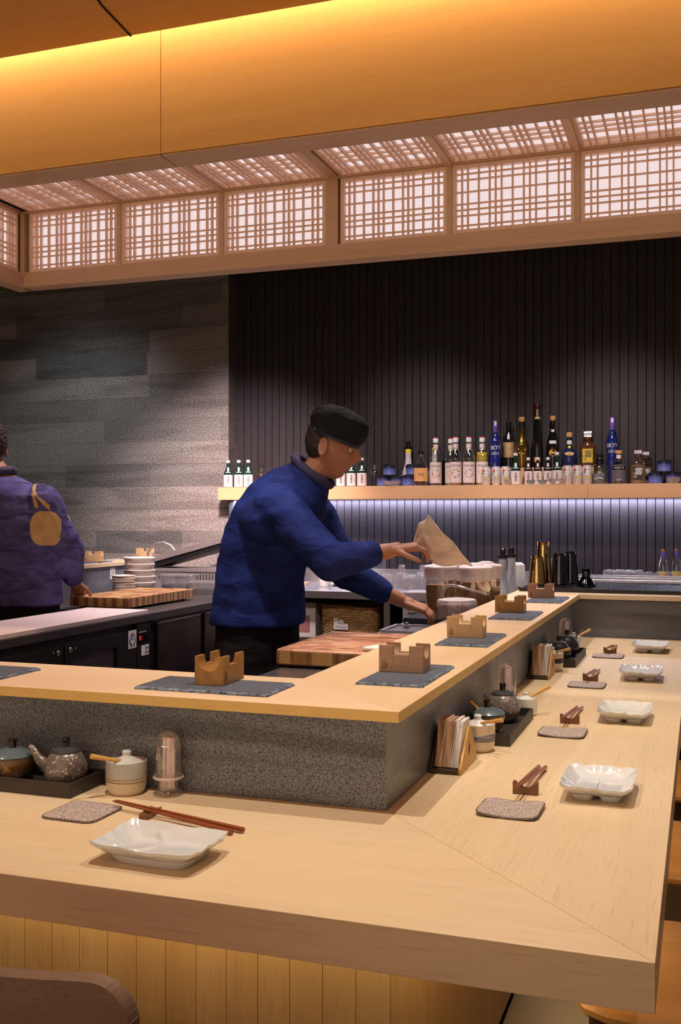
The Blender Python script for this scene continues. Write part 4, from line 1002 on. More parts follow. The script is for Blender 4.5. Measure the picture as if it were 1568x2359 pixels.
# things on the back counter
t = thing('peg_rack', 'pale wooden upright peg rack on the back counter', 'rack', (-2.43, 6.08, BZ+.0004), 0)
pw = wood('peg_wood', (.60,.42,.26), (.48,.32,.19), (.3,.2,.1), 'z')
for dx in (0., -.26): G().box(-.016+dx, .016+dx, -.012, .012, .018, .395, bev=.002).obj('upright', pw, t, smooth=False)
for dx in (0., -.26): G().box(-.03+dx, .085+dx, -.03, .03, 0, .0178, bev=.002).obj('foot', pw, t, smooth=False)
for z_ in (.335, .245, .16, .085):
    G().tube([(-.244,-.035,z_),(.03,-.035,z_)], .010, 12).obj('roller', pw, t)
G().tube([(-.05,-.055,.40),(.012,-.013,.372)], .003, 6).obj('metal_pin', steel, t)
t = thing('blow_torch', 'butane kitchen torch with blue head on a white canister', 'torch', (-2.195, 5.97, BZ+.0004), 0)
G().lathe([(0,0),(.032,0),(.033,.003),(.033,.135),(.028,.150),(.018,.156),(.018,.163),(0,.163)], 32).obj('canister', plain('gas_can', (.74,.70,.70), .35), t)
G().box(-.018, .018, -.014, .014, .163, .21, bev=.005).obj('head', plain('torch_blue', (.01,.10,.16), .4), t, smooth=False)
G().tube([(.035,0,.192),(0,0,.200),(-.045,0,.209)], [.012,.015,.011], 14).obj('burner_body', plain('torch_teal', (.01,.09,.15), .4), t)
G().tube([(-.045,0,.209),(-.085,0,.217)], [.009,.0085], 14).obj('nozzle', steel, t); G().tube([(.035,0,.192),(.052,0,.189)], [.011,.012], 14).obj('orange_knob', ink_or, t)
t = thing('napkin_pile', 'loose pile of folded napkins with a hand-written slip on the back counter', 'napkins', (-2.085, 6.05, BZ+.0004), 0)
r6 = random.Random(2)
for k in range(6):
    G().prism([(-.07+r6.uniform(-.01,.01),-.05),(.075,-.045+r6.uniform(-.01,.01)),(.08,.05),(-.075,.05)], .0005+.0105*k, .0100+.0105*k, rotz(r6.uniform(-.25,.25))).obj('napkin', napkin_white, t, smooth=False, bev=.002)
G().prism([(-.045,0),(.06,0),(.085,.075),(-.01,.035)], -.001, .001, Matrix.Translation((0,0,.066)) @ Matrix.Rotation(PI/2-.3, 4, 'X')).obj('propped_napkin', napkin_white, t, smooth=False)
tu = 0
for (xx, yy, s_) in [(-1.775,5.93,1.15),(-1.70,5.99,1.18),(-1.63,5.92,1.15),(-1.555,5.98,1.18),(-1.73,6.08,1.2),(-1.60,6.09,1.2),(-1.50,5.90,1.15),(-1.48,6.03,1.2)]:
    tumbler('upturned cut crystal tumbler in the cluster on the back counter', xx, yy, BZ, s_, group='crystal tumblers on the back counter')
for (xx, yy) in ((-1.73,6.08),(-1.60,6.09)):
    tumbler('cut crystal tumbler stacked on top of the cluster at the back', xx, yy, BZ+.091, .62, group='crystal tumblers stacked on top')
# sockets
def socket(label, x0, y_, n, z0, z1, w):
    t = thing('wall_socket', label, 'socket', (x0, 6.3285, z0), 0)
    sm = plain('socket_grey', (.10,.10,.13), .4)
    for k in range(n):
        a = w*k
        f = G().box(a, a+w-.002, -.010, 0, 0, z1-z0, bev=.002).obj('frame', sm, t, smooth=False)
        Mz = Matrix.Translation((a+w/2, -.0102, (z1-z0)/2)) @ Matrix.Rotation(PI/2, 4, 'X')
        G().lathe([(.024,0),(.024,.002),(.021,.002),(.019,-.002),(0,-.002)], 28, M=Mz).obj('round_recess', plain('socket_dark', (.04,.04,.055), .4), f)
        g = G(); g.lathe([(0,0),(.003,0),(.003,.002),(0,.002)], 10, c=(-.009,0,-.001), M=Mz).lathe([(0,0),(.003,0),(.003,.002),(0,.002)], 10, c=(.009,0,-.001), M=Mz); g.obj('pin_holes', ink, f)
    return t
socket('double round-pin wall socket above the back counter', -2.072, 0, 2, .977, 1.062, .084)
socket('dark wall socket partly hidden behind the gunmetal tins', -.873, 0, 2, .977, 1.062, .086)

# ---- left worktop objects
def bowl_stack(prefix, x, y, n, R, hh, step, mat, cat, name, group):
    r7 = random.Random(n)
    for k in range(n):
        pos = ['at the bottom', 'second from the bottom', 'third from the bottom', 'fourth from the bottom', 'fifth from the bottom', 'sixth from the bottom', 'seventh from the bottom', 'eighth from the bottom', 'on top']
        w = 'on top' if k == n-1 else pos[k]
        sq = lambda a, z: .93+.07*math.cos(4*a)+.012*math.sin(3*a+z*40)
        o = G().lathe([(0,0),(R*.48,0),(R*.55,.003),(R*.86,hh*.5),(R,hh),(R*.985,hh+.003),(R*.95,hh),(R*.8,hh*.55),(R*.45,.008),(0,.008)], 48, fn=sq).obj(name, mat, None, loc=(x+r7.uniform(-.002,.002), y+r7.uniform(-.002,.002), FZ+.0006+step*k))
        o.rotation_euler = (0, 0, r7.uniform(-.15,.15)); props(o, '%s, %s' % (prefix, w), cat, group)
bowl_stack('small wavy cream dish in the short stack on the left worktop', -3.10, 5.13, 8, .072, .018, .0148, porc, 'dish', 'small_dish', 'small dishes stacked on the left worktop')
bowl_stack('large cream bowl in the tall stack behind the small dishes', -3.13, 5.36, 5, .100, .070, .0360, porc, 'bowl', 'serving_bowl', 'large bowls stacked on the left worktop')
def gastro(label, x, y, w, d, h):
    t = thing('food_container', label, 'container', (x, y, FZ+.0006), .1, 'clear plastic food containers')
    G().loft([[(a*w/2*.86, b*d/2*.86, 0) for a, b in SQ], [(a*w/2*.96, b*d/2*.96, h) for a, b in SQ]]).obj('tub', plast, t)
    G().loft([[(a*w/2*.84, b*d/2*.84, .003) for a, b in SQ], [(a*w/2*.9, b*d/2*.9, h*.45) for a, b in SQ]]).obj('food', plain('grey_food', (.10,.10,.11), .6), t)
    G().loft([[(a*w/2, b*d/2, h) for a, b in SQ], [(a*w/2*1.06, b*d/2*1.06, h+.004) for a, b in SQ], [(a*w/2*1.04, b*d/2*1.04, h+.010) for a, b in SQ]]).obj('lid', plast, t)
    G().box(-w*.62, -w*.50, -.02, .02, h+.004, h+.008).obj('lid_tab', plast, t, smooth=False)
gastro('clear lidded food container on the left worktop, the taller one', -3.00, 5.60, .20, .17, .095)
gastro('clear lidded food container, lower one nearer the cook', -2.765, 5.53, .20, .16, .062)
props(G().lathe([(0,0),(.07,0),(.085,.022),(.088,.024),(.086,.027),(.07,.006),(0,.006)], 40).obj('steel_dish', steel, None, loc=(-3.06, 4.60, FZ+.062-.061)), 'small shallow steel dish near the left ledge', 'dish') if False else None
t = thing('contact_grill', 'stainless grill with its long lid raised and a bent tube handle', 'grill', (-3.06, 5.95, FZ+.0006), 0)
st_ = plain('grill_steel', (.62,.56,.56), .35, .8)
G().box(-.27, .32, -.12, .14, .0, .105, bev=.004).obj('body', st_, t, smooth=False)
G().box(-.30, .33, -.125, .15, .1055, .128, bev=.003).obj('top_ledge', st_, t, smooth=False)
g = G()
for k in range(26): g.box(-.25+.021*k, -.243+.021*k, -.1213, -.1203, .060, .092)
g.obj('vent_slots', ink, t, smooth=False)['kind'] = 'stuff'
Mg = Matrix.Translation((-.28, -.02, .165)) @ Matrix.Rotation(-.26, 4, 'Y')
ld = G().box(0, .60, -.12, .14, -.012, .026, bev=.004, M=Mg).obj('raised_lid', st_, t, smooth=False)
G().box(.03, .60, -.11, .13, -.045, -.013, M=Mg).obj('griddle_plate', rubber, ld, smooth=False)
G().lathe([(0,-.01),(.024,-.01),(.026,0),(.024,.01),(0,.01)], 28, M=Matrix.Translation((-.27, -.13, .165)) @ Matrix.Rotation(PI/2, 4, 'X')).obj('hinge_disc', st_, ld)
G().tube([(-.275,-.13,.18),(-.275,-.13,.225),(-.255,-.13,.262),(-.215,-.13,.285),(-.165,-.13,.290),(-.115,-.13,.272),(-.085,-.13,.24),(-.075,-.13,.222)], .009, 12).obj('tube_handle', st_, ld)
t = thing('soap_dish', 'round chrome dish beside the man on the left worktop', 'dish', (-3.13, 4.80, .0), 0) if False else None

# ---- chairs
def chair(label, x, y, rz, group):
    t = thing('dining_chair', label, 'chair', (x, y, 0), rz, group)
    sw = wood('chair_oak', (.50,.28,.10), (.40,.21,.07), (.22,.1,.03), 'y'); dw = wood('chair_walnut', (.10,.055,.03), (.07,.035,.02), (.03,.015,.01), 'x')
    G().loft([[(a*.235, b*.225, .425) for a, b in SQ], [(a*.245, b*.235, .435) for a, b in SQ], [(a*.245, b*.235, .445) for a, b in SQ], [(a*.236, b*.226, .452) for a, b in SQ]]).obj('seat', sw, t)
    for a in (-1, 1):
        G().tube([(a*.20, .19, 0), (a*.19, .18, .424)], [.013, .018], 12).obj('leg', dw, t)
        G().tube([(a*.22, -.23, 0), (a*.205, -.205, .43), (a*.215, -.235, .62), (a*.205, -.262, .715)], [.013, .018, .017, .014], 12).obj('leg', dw, t)
    # curved back rail
    R_ = []
    for k in range(49):
        u = math.sin((-1+2*k/48)*PI/2); xx = u*.262; yy = -.245-.045*(1-u*u); hh = .058*(1-.0*abs(u)**8); th = .012
        e = max(0, abs(u)-.80)/.20; hh *= math.sqrt(max(.02, 1-e*e))
        zc = .733
        R_.append([(xx, yy-th, zc-hh), (xx, yy+th, zc-hh), (xx, yy+th, zc+hh), (xx, yy-th, zc+hh)])
    G().loft(R_).obj('backrest', wood('chair_back_wood', (.24,.15,.10), (.17,.10,.07), (.07,.04,.03), 'x'), t, smooth=False, bev=.006)
    G().tube([(-.20,.19,.30),(.20,.19,.30)], .009, 10).obj('stretcher', dw, t)
    for a in (-1, 1):
        G().lathe([(0,0),(.005,0),(.005,.002),(0,.003)], 12, c=(a*.17, -.19, .452)).obj('seat_stud', steel, t)
    return t
chair('dark curved-back wooden chair at the front counter, cut off at bottom left', -.885, 1.30, 0, 'wooden dining chairs')
for k, (yy, w_) in enumerate([(2.15, 'pushed under the right counter nearest the front corner'), (2.92, 'second along the right-hand side'), (3.69, 'third along the right-hand side'), (4.45, 'farthest along the right-hand side')]):
    chair('oak-seated chair %s' % w_, .005, yy-.045, PI/2, 'wooden dining chairs')
# ================================================================== BOTTLES ON THE SHELF
BOT = SZ+.0004; ROW = SZ+.1084
def bottle(label, x, y, z, prof, body, cap=None, group=None, liquid=None, seg=36, sx=1., sy=1., square=0., name='bottle', cat='bottle'):
    t = thing(name, label, cat, (x, y, z), face_cam(x, y), group)
    fn = None
    if square:
        def fn(a, zz): c_, s_ = abs(math.cos(a)), abs(math.sin(a)); return (1-square)+square*1.0/((c_**6+s_**6)**(1/6)) if zz < square_top[0] else 1
    G().lathe(prof, seg if not square else 64, fn=fn, sx=sx, sy=sy).obj('glass_body', body, t)
    if liquid:
        m, lvl = liquid; P = [(0, .004)]+[(r*.94, max(z_, .004)) for r, z_ in prof if r > 0 and z_ < lvl]; r_l = P[-1][0]; P += [(r_l*.99, lvl), (0, lvl)]
        G().lathe(P, seg if not square else 64, fn=fn, sx=sx, sy=sy).obj('liquid', m, t)
    if cap:
        for nm, m, P in cap: G().lathe(P, 28).obj(nm, m, t)
    return t
square_top = [1.0]
# -- syrup bottles
def syrup(label, x, y, art, liq, lvl, seed):
    H = .296; R = .0375
    prof = [(0,0),(R*.94,0),(R,.004),(R,.150),(R*1.03,.156),(R*1.03,.166),(R*.94,.180),(R*.60,.212),(R*.42,.232),(R*.38,.245),(R*.38,.272),(R*.45,.274),(R*.45,.278),(0,.278)]
    t = bottle(label, x, y, BOT, prof, clear, [('cap', ink_w, [(R*.46,.262),(R*.47,.264),(R*.47,.288),(R*.44,.290)]), ('cap_top', ink_red, [(R*.47,.2885),(R*.45,.295),(0,.296)])], 'syrup bottles on the shelf', (liq, lvl))
    lb = G().strip(R+.0006, .016, .142, -1.25, 1.25).obj('label', lab_pink, t); G().strip(R*.44+.0004, .216, .252, -3.1, 3.1, 24).obj('neck_label', lab_pink, t)
    lettering('MONIN', .0185, ink, lb, R+.0012, (0, 0, .118), spacing=1.0)
    blots(R+.001, .072, .024, .022, art, 14, lb, .0045, seed=seed); blots(R*.44+.0006, .234, .012, .012, [ink_red, lab_or], 7, lb, .002, False, seed=seed)
    return t
shelf_y = 6.17
syrup('clear syrup bottle whose blush label shows red berries, left of the syrup row', -1.537, 6.16, [ink_red, ink_red, ink_green], clear, .02, 1)
syrup('clear syrup bottle half hidden behind its neighbour, gold-flecked label', -1.462, 6.24, [ink_gold, lab_or], plain('syrup_straw', (.60,.45,.20), .2), .05, 2)
syrup('syrup bottle with amber syrup and a wreath of dark spice flowers on the label', -1.410, 6.15, [ink_or, ink, ink_green], plain('syrup_amber', (.50,.22,.08), .2), .06, 3)
syrup('clear syrup bottle with pale green leaves on the label, standing alone', -1.331, 6.16, [ink_green, ink, lab_tan], clear, .02, 4)
syrup('syrup bottle full of yellow syrup next to the cans', -1.256, 6.19, [lab_or, ink_gold], lemon_liq, .20, 5)
puree('white squeeze bottle with yellow collar behind the blue cups', -1.745, 6.285, SZ, .93, face_cam(-1.73, 6.24), True, True, 'white puree bottles on the shelf')
puree('white squeeze bottle with yellow collar mostly hidden by a syrup bottle', -1.566, 6.26, SZ, .95, face_cam(-1.56, 6.26), True, True, 'white puree bottles on the shelf')
# -- amber flat bottle with orange label
R = .043; t = bottle('brown spirit bottle with a square orange label and black stopper', -1.622, 6.125, BOT, [(0,0),(R*.95,0),(R,.004),(R,.105),(R*.85,.120),(R*.45,.155),(R*.30,.180),(R*.28,.20),(0,.20)], clear, [('cap', black_gloss, [(R*.34,.192),(R*.38,.194),(R*.38,.212),(0,.214)])], None, (dark_amber, .098), sy=.6)
lb = G().strip(R+.0008, .026, .108, -1.3, 1.3).obj('label', lab_or, t); lb.scale = (1,.62,1); lettering('Uray', .030, ink, t, R*1.4, (0, R*.76, .070)); 
# -- cobalt vodka
def vodka(label, x, y):
    R = .0335; H = .392
    t = bottle(label, x, y, BOT, [(0,0),(R*.95,0),(R,.004),(R*1.02,.25),(R*.9,.275),(R*.48,.300),(R*.40,.315),(R*.40,.38),(0,.38)], cobalt, [('cap', violet, [(R*.44,.318),(R*.47,.320),(R*.47,.374),(R*.44,.378),(R*.44,H),(0,H+.001)])], 'cobalt vodka bottles')
    lettering('SKYY', .034, ink_w, t, R*1.02+.0008, (0,0,.225), wscale=.85); lettering('VODKA', .0105, ink_w, t, R*1.02+.0008, (0,0,.196), spacing=1.4)
    G().strip(R*1.02+.0006, .186, .1885, -.75, .75).obj('label_line', ink_w, t); G().strip(R*.48, .36, .386, -.4, .5).obj('tax_strip', lab_pink, t); return t
vodka('tall cobalt blue vodka bottle with white lettering beside the tan-labelled bottle', -1.178, 6.20)
vodka('tall cobalt blue vodka bottle near the grey-labelled gin', -.495, 6.22)
# -- dark bottle with tan label
R = .036; t = bottle('black sake bottle with a tan label of gold brush characters', -1.111, 6.28, ROW, [(0,0),(R,.002),(R,.155),(R*.9,.175),(R*.42,.215),(R*.36,.235),(R*.36,.275),(0,.277)], black_glass, [('cap', black_gloss, [(R*.42,.245),(R*.43,.28),(0,.281)])], None)
lb = G().strip(R+.0006, .062, .155, -1.3, 1.3).obj('label', lab_tan, t); lettering('勝\n山', .036, ink_gold, lb, R+.0014, (0,0,.115)); blots(R+.001, .075, .003, .004, [ink_or], 3, lb, .004, False)
# -- gold champagne
R = .041; gp = [(0,0),(R,.002),(R*1.02,.06),(R*1.0,.115),(R*.72,.16),(R*.42,.20),(R*.34,.235),(R*.33,.275),(0,.276)]
t = bottle('gold sparkling wine bottle with embossed crest and cork stopper', -1.030, 6.27, ROW, gp, goldfoil, [('cork_stopper', cork, [(R*.36,.277),(R*.46,.282),(R*.46,.303),(R*.4,.306),(0,.307)]), ('neck_foil', black_glass, [(R*.36,.235),(R*.37,.276)])], None)
blots(R*1.02+.0004, .11, .03, .02, [ink_gold, goldfoil], 12, t, .005, True, 'embossed_crest', 8)
# -- tall black slender bottle
R = .034; t = bottle('tallest bottle, slender black with a wine-red cap', -.938, 6.28, ROW, [(0,0),(R,.002),(R,.10),(R*.9,.16),(R*.55,.24),(R*.42,.32),(R*.40,.372),(0,.373)], black_glass, [('cap', wine_cap, [(R*.42,.352),(R*.60,.366),(R*.60,.376),(R*.52,.383),(0,.384)]), ('gold_collar', ink_gold, [(R*.49,.292),(R*.50,.298),(R*.49,.304)])], None)
G().strip(R*.46, .30, .350, -.5, .5).obj('neck_label', lab_tan, t); G().strip(R+.0006, .03, .06, -.5, .5).obj('label', ink_or, t)
# -- black bottle with orange round label
R = .038; t = bottle('black wine bottle with a round orange label and cork', -.846, 6.28, ROW, [(0,0),(R,.002),(R,.13),(R*.8,.17),(R*.40,.225),(R*.33,.26),(R*.33,.288),(0,.289)], black_glass, [('cork_stopper', cork, [(R*.36,.28),(R*.44,.286),(R*.44,.308),(0,.31)])], None)
g = G(); q = [g.b.verts.new(((R+.001)*math.sin(.6*math.cos(2*PI*k/24)), -(R+.001)*math.cos(.6*math.cos(2*PI*k/24)), .085+.021*math.sin(2*PI*k/24))) for k in range(24)]; g.b.faces.new(q); g.obj('round_label', ink_or, t, smooth=False)
G().strip(R*.95, .135, .158, -.6, .6).obj('shoulder_label', ink_w, t); G().strip(R*.50, .20, .226, -.5, .5).obj('neck_label', ink_w, t); G().strip(R+.0015, .080, .092, -.3, .3).obj('label_panel', ink_or, t)
# -- cobalt ceramic flask
R = .045; t = bottle('round dark blue porcelain flask with gilded oval label and cork stopper', -.748, 6.28, ROW, [(0,0),(R*.8,.001),(R,.02),(R,.06),(R*.92,.085),(R*.5,.108),(R*.32,.125),(R*.30,.17),(R*.36,.176),(0,.177)], plain('cobalt_porcelain', (.015,.022,.09), .1, spec=.8), [('stopper', cork, [(R*.38,.178),(R*.42,.185),(R*.40,.203),(R*.2,.208),(0,.209)]), ('white_neck_band', ink_w, [(R*.34,.135),(R*.34,.158)])], None, sy=.8)
g = G(); q = [g.b.verts.new(((R*1.06)*math.sin(.62*math.cos(2*PI*k/24)), -(R*.86)*math.cos(.62*math.cos(2*PI*k/24)), .078+.011*math.sin(2*PI*k/24))) for k in range(24)]; g.b.faces.new(q); g.obj('oval_label', ink_gold, t, smooth=False)
G().lathe([(.0085,0),(.0085,.001),(0,.0015)], 20, M=Matrix.Translation((0,-.0155,.118)) @ Matrix.Rotation(PI/2, 4, 'X')).obj('gold_seal', yellow_m, t)
# -- faceted decanters
def decanter(label, x, y, z, body, liq, lab, ch, inkm, s=1., group='square decanter whisky bottles'):
    R = .047*s; square_top[0] = .125*s
    t = bottle(label, x, y, z, [(0,0),(R*.86,0),(R*.9,.005*s),(R*.9,.118*s),(R*.8,.130*s),(R*.36,.140*s),(R*.30,.148*s),(R*.30,.168*s),(0,.169*s)], body, None, group, liq, square=.9, sy=.72)
    square_top[0] = 1.
    G().lathe([(R*.34,.150*s),(R*.38,.156*s),(R*.34,.166*s)], 24).obj('neck_ring', dark_amber, t)
    G().box(-R*.56, R*.56, -R*.4, R*.4, .1695*s, .198*s, bev=.006*s).obj('glass_stopper', glass('stopper_glass', (.8,.8,.85), .35, .03), t, smooth=False)
    yf = -R*.72*.9-.0008
    l_ = G().box(-R*.62, R*.58, yf-.0004, yf, .022*s, .100*s).obj('label', lab, t, smooth=False)
    lettering(ch, .046*s, inkm, l_, loc=(.004, yf-.001, .068*s)); 
    g = G()
    for k in range(4): g.box(-R*.5, -R*(.1 if k % 2 else .2), yf-.0008, yf-.0003, (.034+.006*k)*s, (.0358+.006*k)*s)
    g.obj('small_print', inkm, l_, smooth=False); lettering('HIBIKI', .010*s, ink_gold if inkm is ink_w else ink, l_, loc=(-R*.33, yf-.001, .060*s)); return t
decanter('dark amber decanter whisky with a yellow label, on the back step', -.640, 6.275, ROW, dark_amber, None, lab_y, '響', ink, 1.05)
decanter('amber decanter whisky with a black label and glass stopper, at the right', -.346, 6.16, BOT, clear, (amber, .108), lab_b, '響', ink_w, 1.0)
decanter('amber decanter whisky half hidden behind the black-labelled one', -.310, 6.27, BOT, clear, (amber, .100), lab_b, '響', ink_w, .98)
# -- clear square gin and grey gin
square_top[0] = .10; R = .054
t = bottle('squat clear square bottle with black script and black ball stopper', -.561, 6.17, BOT, [(0,0),(R*.86,0),(R*.9,.004),(R*.9,.095),(R*.8,.108),(R*.45,.118),(0,.12)], clear, None, None, (glass('clear_spirit', (.72,.78,.86), .05), .06), square=.9, sy=.66); square_top[0] = 1.
G().lathe([(R*.42,.115),(R*.42,.150),(0,.151)], 28).obj('collar', black_gloss, t); G().lathe([(R*.47,.151),(R*.47,.154)], 28).obj('silver_ring', steel, t); G().ell((0,0,.163), (.023,.023,.014)).obj('stopper', black_gloss, t)
lettering('Don Julio', .021, ink, t, loc=(0, -R*.62-.001, .064)); lettering('70', .020, ink, t, loc=(.018, -R*.62-.001, .044))
g = G(); g.tube([(.030*math.cos(a), -R*.62, .065+.026*math.sin(a)) for a in [PI*k/16 for k in range(17)]], .001, 4); g.obj('arched_line', ink, t)
R = .043; t = bottle('clear gin bottle with a charcoal grey label and cork top', -.453, 6.16, BOT, [(0,0),(R*.96,0),(R,.004),(R,.118),(R*.9,.130),(R*.42,.140),(R*.32,.148),(R*.30,.178),(0,.179)], clear, [('cork_stopper', cork, [(R*.34,.172),(R*.46,.176),(R*.46,.194),(0,.195)]), ('neck_label', lab_pink, [(R*.33,.146),(R*.33,.168)])], None, (glass('gin_liquid', (.85,.85,.92), .05), .11), sy=.8)
lb = G().strip(R*1.005, .014, .110, -1.3, 1.3).obj('label', plain('label_charcoal', (.13,.11,.13), .5), t); lb.scale = (1,.82,1)
pl = G().strip(R*1.01, .082, .102, -1.0, 1.0).obj('label_plate', black_gloss, t); pl.scale = (1,.83,1)
lettering('WALSH 50', .0125, ink_w, t, R*1.3, (0, R*.43, .092)); lettering('Gilded', .010, ink_w, t, R*1.3, (0, R*.43, .024))
# -- cans
def can(label, x, y, k):
    t = thing('drink_can', label, 'can', (x, y, BOT), face_cam(x, y)+.1*k, 'white fruit drink cans'); R = .0275
    G().lathe([(0,.001),(R*.8,0),(R*.85,.003),(R,.010),(R,.098),(R*.86,.107),(R*.88,.110),(R*.84,.110),(R*.83,.107),(0,.107)], 36).obj('can_body', plain('can_white', (.80,.70,.69), .3, .3), t)
    g = G(); q = [g.b.verts.new(((R+.0005)*math.sin(.85*math.cos(2*PI*j/24)), -(R+.0005)*math.cos(.85*math.cos(2*PI*j/24)), .065+.022*math.sin(2*PI*j/24))) for j in range(24)]
    g.b.faces.new(q); g.obj('oval_badge', ink_green, t, smooth=False)
    blots(R+.0012, .065, .012, .013, [ink_w], 10, t, .0045, False, 'brush_letters', 5); blots(R+.0016, .040, .004, .008, [yellow_m, ink_or, ink_red], 5, t, .006, False, 'printed_fruit', 6)
    G().strip(R+.0014, .080, .090, -.8, -.25).obj('red_flash', ink_red, t); return t
for k, (x_, p_) in enumerate([(-1.219, 'leftmost of the cans beside the yellow syrup'), (-1.160, 'second of the left three cans'), (-1.103, 'third can, behind the small green bottle'), (-.741, 'leftmost of the right three cans'), (-.684, 'middle of the right three cans'), (-.628, 'rightmost can, beside the squat square bottle')]):
    can('white drink can with a green oval badge, %s' % p_, x_, 6.13, (k % 3)-1)
# -- small sake bottles
def sake(label, x, y, dark, h=.180, group='small sake bottles with white labels'):
    R = .026 if dark else .0305
    t = bottle(label, x, y, BOT, [(0,0),(R*.95,0),(R,.003),(R,.085),(R*.85,.102),(R*.45,.130),(R*.34,.148),(R*.33,h-.012),(0,h-.012)], (plain('brown_glass', (.02,.010,.008), .08, spec=.8) if dark else green_glass), [('cap', ink_w, [(R*.38,h-.018),(R*.42,h-.016),(R*.42,h-.001),(0,h)])], group)
    lb = G().strip(R+.0006, .003, .082, -1.25, 1.25).obj('label', lab_pink, t)
    G().strip(R*.99, .096, .100, -.55, .55).obj('shoulder_label', ink_w, t); G().strip(R*.78, .1005, .128, -.28, .28).obj('shoulder_label', ink_w, t)
    if False: G().strip(R*.60, .095, .125, -.35, .35).obj('neck_label', lab_tan, t)
    lettering('本\n醸\n造', .021, ink, lb, R+.0012, (.0, 0, .045), wscale=.8); lettering('清\n酒', .016, ink, lb, R+.0012, (0, 0, .05)) if False else None
    blots(R+.0012, .045, .030, .0035, [ink, ink_red], 6, lb, .002, False, 'side_print', 4)
    return t
for x_, p_ in ((-2.922, 'leftmost on the shelf'), (-2.846, 'second from the left end of the shelf'), (-2.778, 'third from the left end, partly behind the cook'), (-2.142, 'first of the three beside the flower vase'), (-2.073, 'middle of the three beside the flower vase'), (-2.003, 'third of the three, before the tall wine glass'), (-1.043, 'standing before the gold bottle'), (-.801, 'standing before the dark blue flask')):
    sake('small green sake bottle with white label, %s' % p_, x_, 6.13, False, .178 if x_ < -1.5 else .19)
for x_, p_ in ((-.978, 'left'), (-.922, 'middle'), (-.862, 'right')):
    sake('small brown bottle with a pinkish label, %s one of the three before the black bottles' % p_, x_, 6.19, True, .165, 'small brown bottles')
# -- small glass cups
def gcup(label, x, y, r, h, m, z=BOT, group='small glass cups on the shelf'):
    return props(G().lathe([(0,0),(r*.6,0),(r*.65,.002),(r*.9,h*.5),(r,h),(r*.93,h),(r*.6,.006),(0,.006)], 32).obj('glass_cup', m, None, loc=(x, y, z)), label, 'cup', group)
teal_g = glass('teal_glass', (.55,.72,.80), .25, .05, 120)
gcup('small teal glass bowl at the shelf edge, left one', -.952, 6.115, .028, .026, teal_g); gcup('small teal glass bowl at the shelf edge, right one', -.884, 6.115, .028, .026, teal_g)
gcup('small cut glass cup before the green bottle', -.822, 6.11, .024, .034, crystal); gcup('small cut glass cup beside the right cans', -.768, 6.11, .024, .034, crystal)
gcup('wide cut glass bowl before the blue cups', -1.800, 6.115, .056, .030, crystal); gcup('small cut glass cup before the left cans', -1.085, 6.105, .022, .03, crystal)
gcup('clear etched tumbler at the right end, before the blue cups', -.150, 6.11, .04, .034, crystal)
# -- blue glazed cups
def bcup(label, x, y, z, group='blue and black glazed cups'):
    t = thing('glazed_cup', label, 'cup', (x, y, z), 0, group); R = .043
    G().lathe([(0,0),(R*.86,0),(R*.92,.003),(R*.93,.045),(R,.048),(R*1.0,.058),(R*.78,.066),(R*.7,.0675),(0,.0675)], 36).obj('cup_body', blue_cer, t); return t
for x_, z_, p_ in ((-1.882, 0, 'lower left of the first trio'), (-1.790, 0, 'lower right of the first trio'), (-1.840, 1, 'topmost of the first trio'), (-1.712, 0, 'lower left, second trio'), (-1.660, 0, 'lower right, second trio by the orange label'), (-1.692, 1, 'topmost, second trio'), (-.252, 0, 'lower left of the trio at the right end'), (-.155, 0, 'lower right of the trio at the right end'), (-.202, 1, 'topmost of the trio at the right end')):
    bcup('blue glazed cup with a black rim, %s' % p_, x_, (6.185 if x_ != -1.712 else 6.16) if x_ != -1.660 else 6.245, BOT+.068*z_)
# -- stemware, carafe, tumblers, vase
def wineglass(label, x, y, h, r, group='wine glasses on the shelf'):
    return props(G().lathe([(0,0),(r*.85,0),(r*.8,.002),(.004,.006),(.0035,h*.38),(.008,h*.42),(r*.8,h*.55),(r,h*.70),(r*.88,h*.9),(r*.78,h)], 36).obj('wine_glass', clear, None, loc=(x, y, BOT)), label, 'glass', group)
wineglass('stemmed wine glass behind the leftmost green bottles', -2.885, 6.27, .15, .030); wineglass('stemmed wine glass left of the cook', -2.716, 6.20, .152, .034)
wineglass('stemmed wine glass behind the blue cups and the cook', -2.545, 6.25, .152, .034); wineglass('stemmed wine glass between carafe and vase', -2.343, 6.25, .152, .034)
wineglass('stemmed wine glass behind the flowers', -2.190, 6.26, .152, .036); wineglass('tall tulip glass right of the green bottles', -1.955, 6.24, .160, .032)
t = thing('carafe', 'round clear glass carafe with rippled sides on the shelf', 'carafe', (-2.424, 6.18, BOT), 0)
G().lathe([(0,0),(.036,0),(.046,.015),(.048,.035),(.038,.070),(.018,.105),(.013,.125),(.020,.148),(.018,.148),(.011,.126)], 44).obj('glass_body', glass('rippled_glass', (.78,.82,.95), .3, .05, 60), t)
for x_, m_, p_ in ((-2.648, blue_glass, 'etched blue glass tumbler, left of the pair'), (-2.570, cobalt, 'solid blue tumbler, right of the pair'), (-2.475, clear, 'clear tumbler beside the carafe'), (-2.330, blue_glass, 'small faceted blue glass between carafe and vase')):
    gcup(p_, x_, 6.15, .036 if x_ < -2.5 else .028, .065 if x_ < -2.4 else .036, m_)
t = thing('flower_vase', 'small square vase holding white orchids on the shelf', 'vase', (-2.262, 6.16, BOT), face_cam(-2.262, 6.16))
G().box(-.044, -.003, -.03, .03, 0, .062, bev=.003).obj('pale_half', porc, t, smooth=False); G().box(-.001, .044, -.03, .03, 0, .062, bev=.003).obj('clear_half', crystal, t, smooth=False)
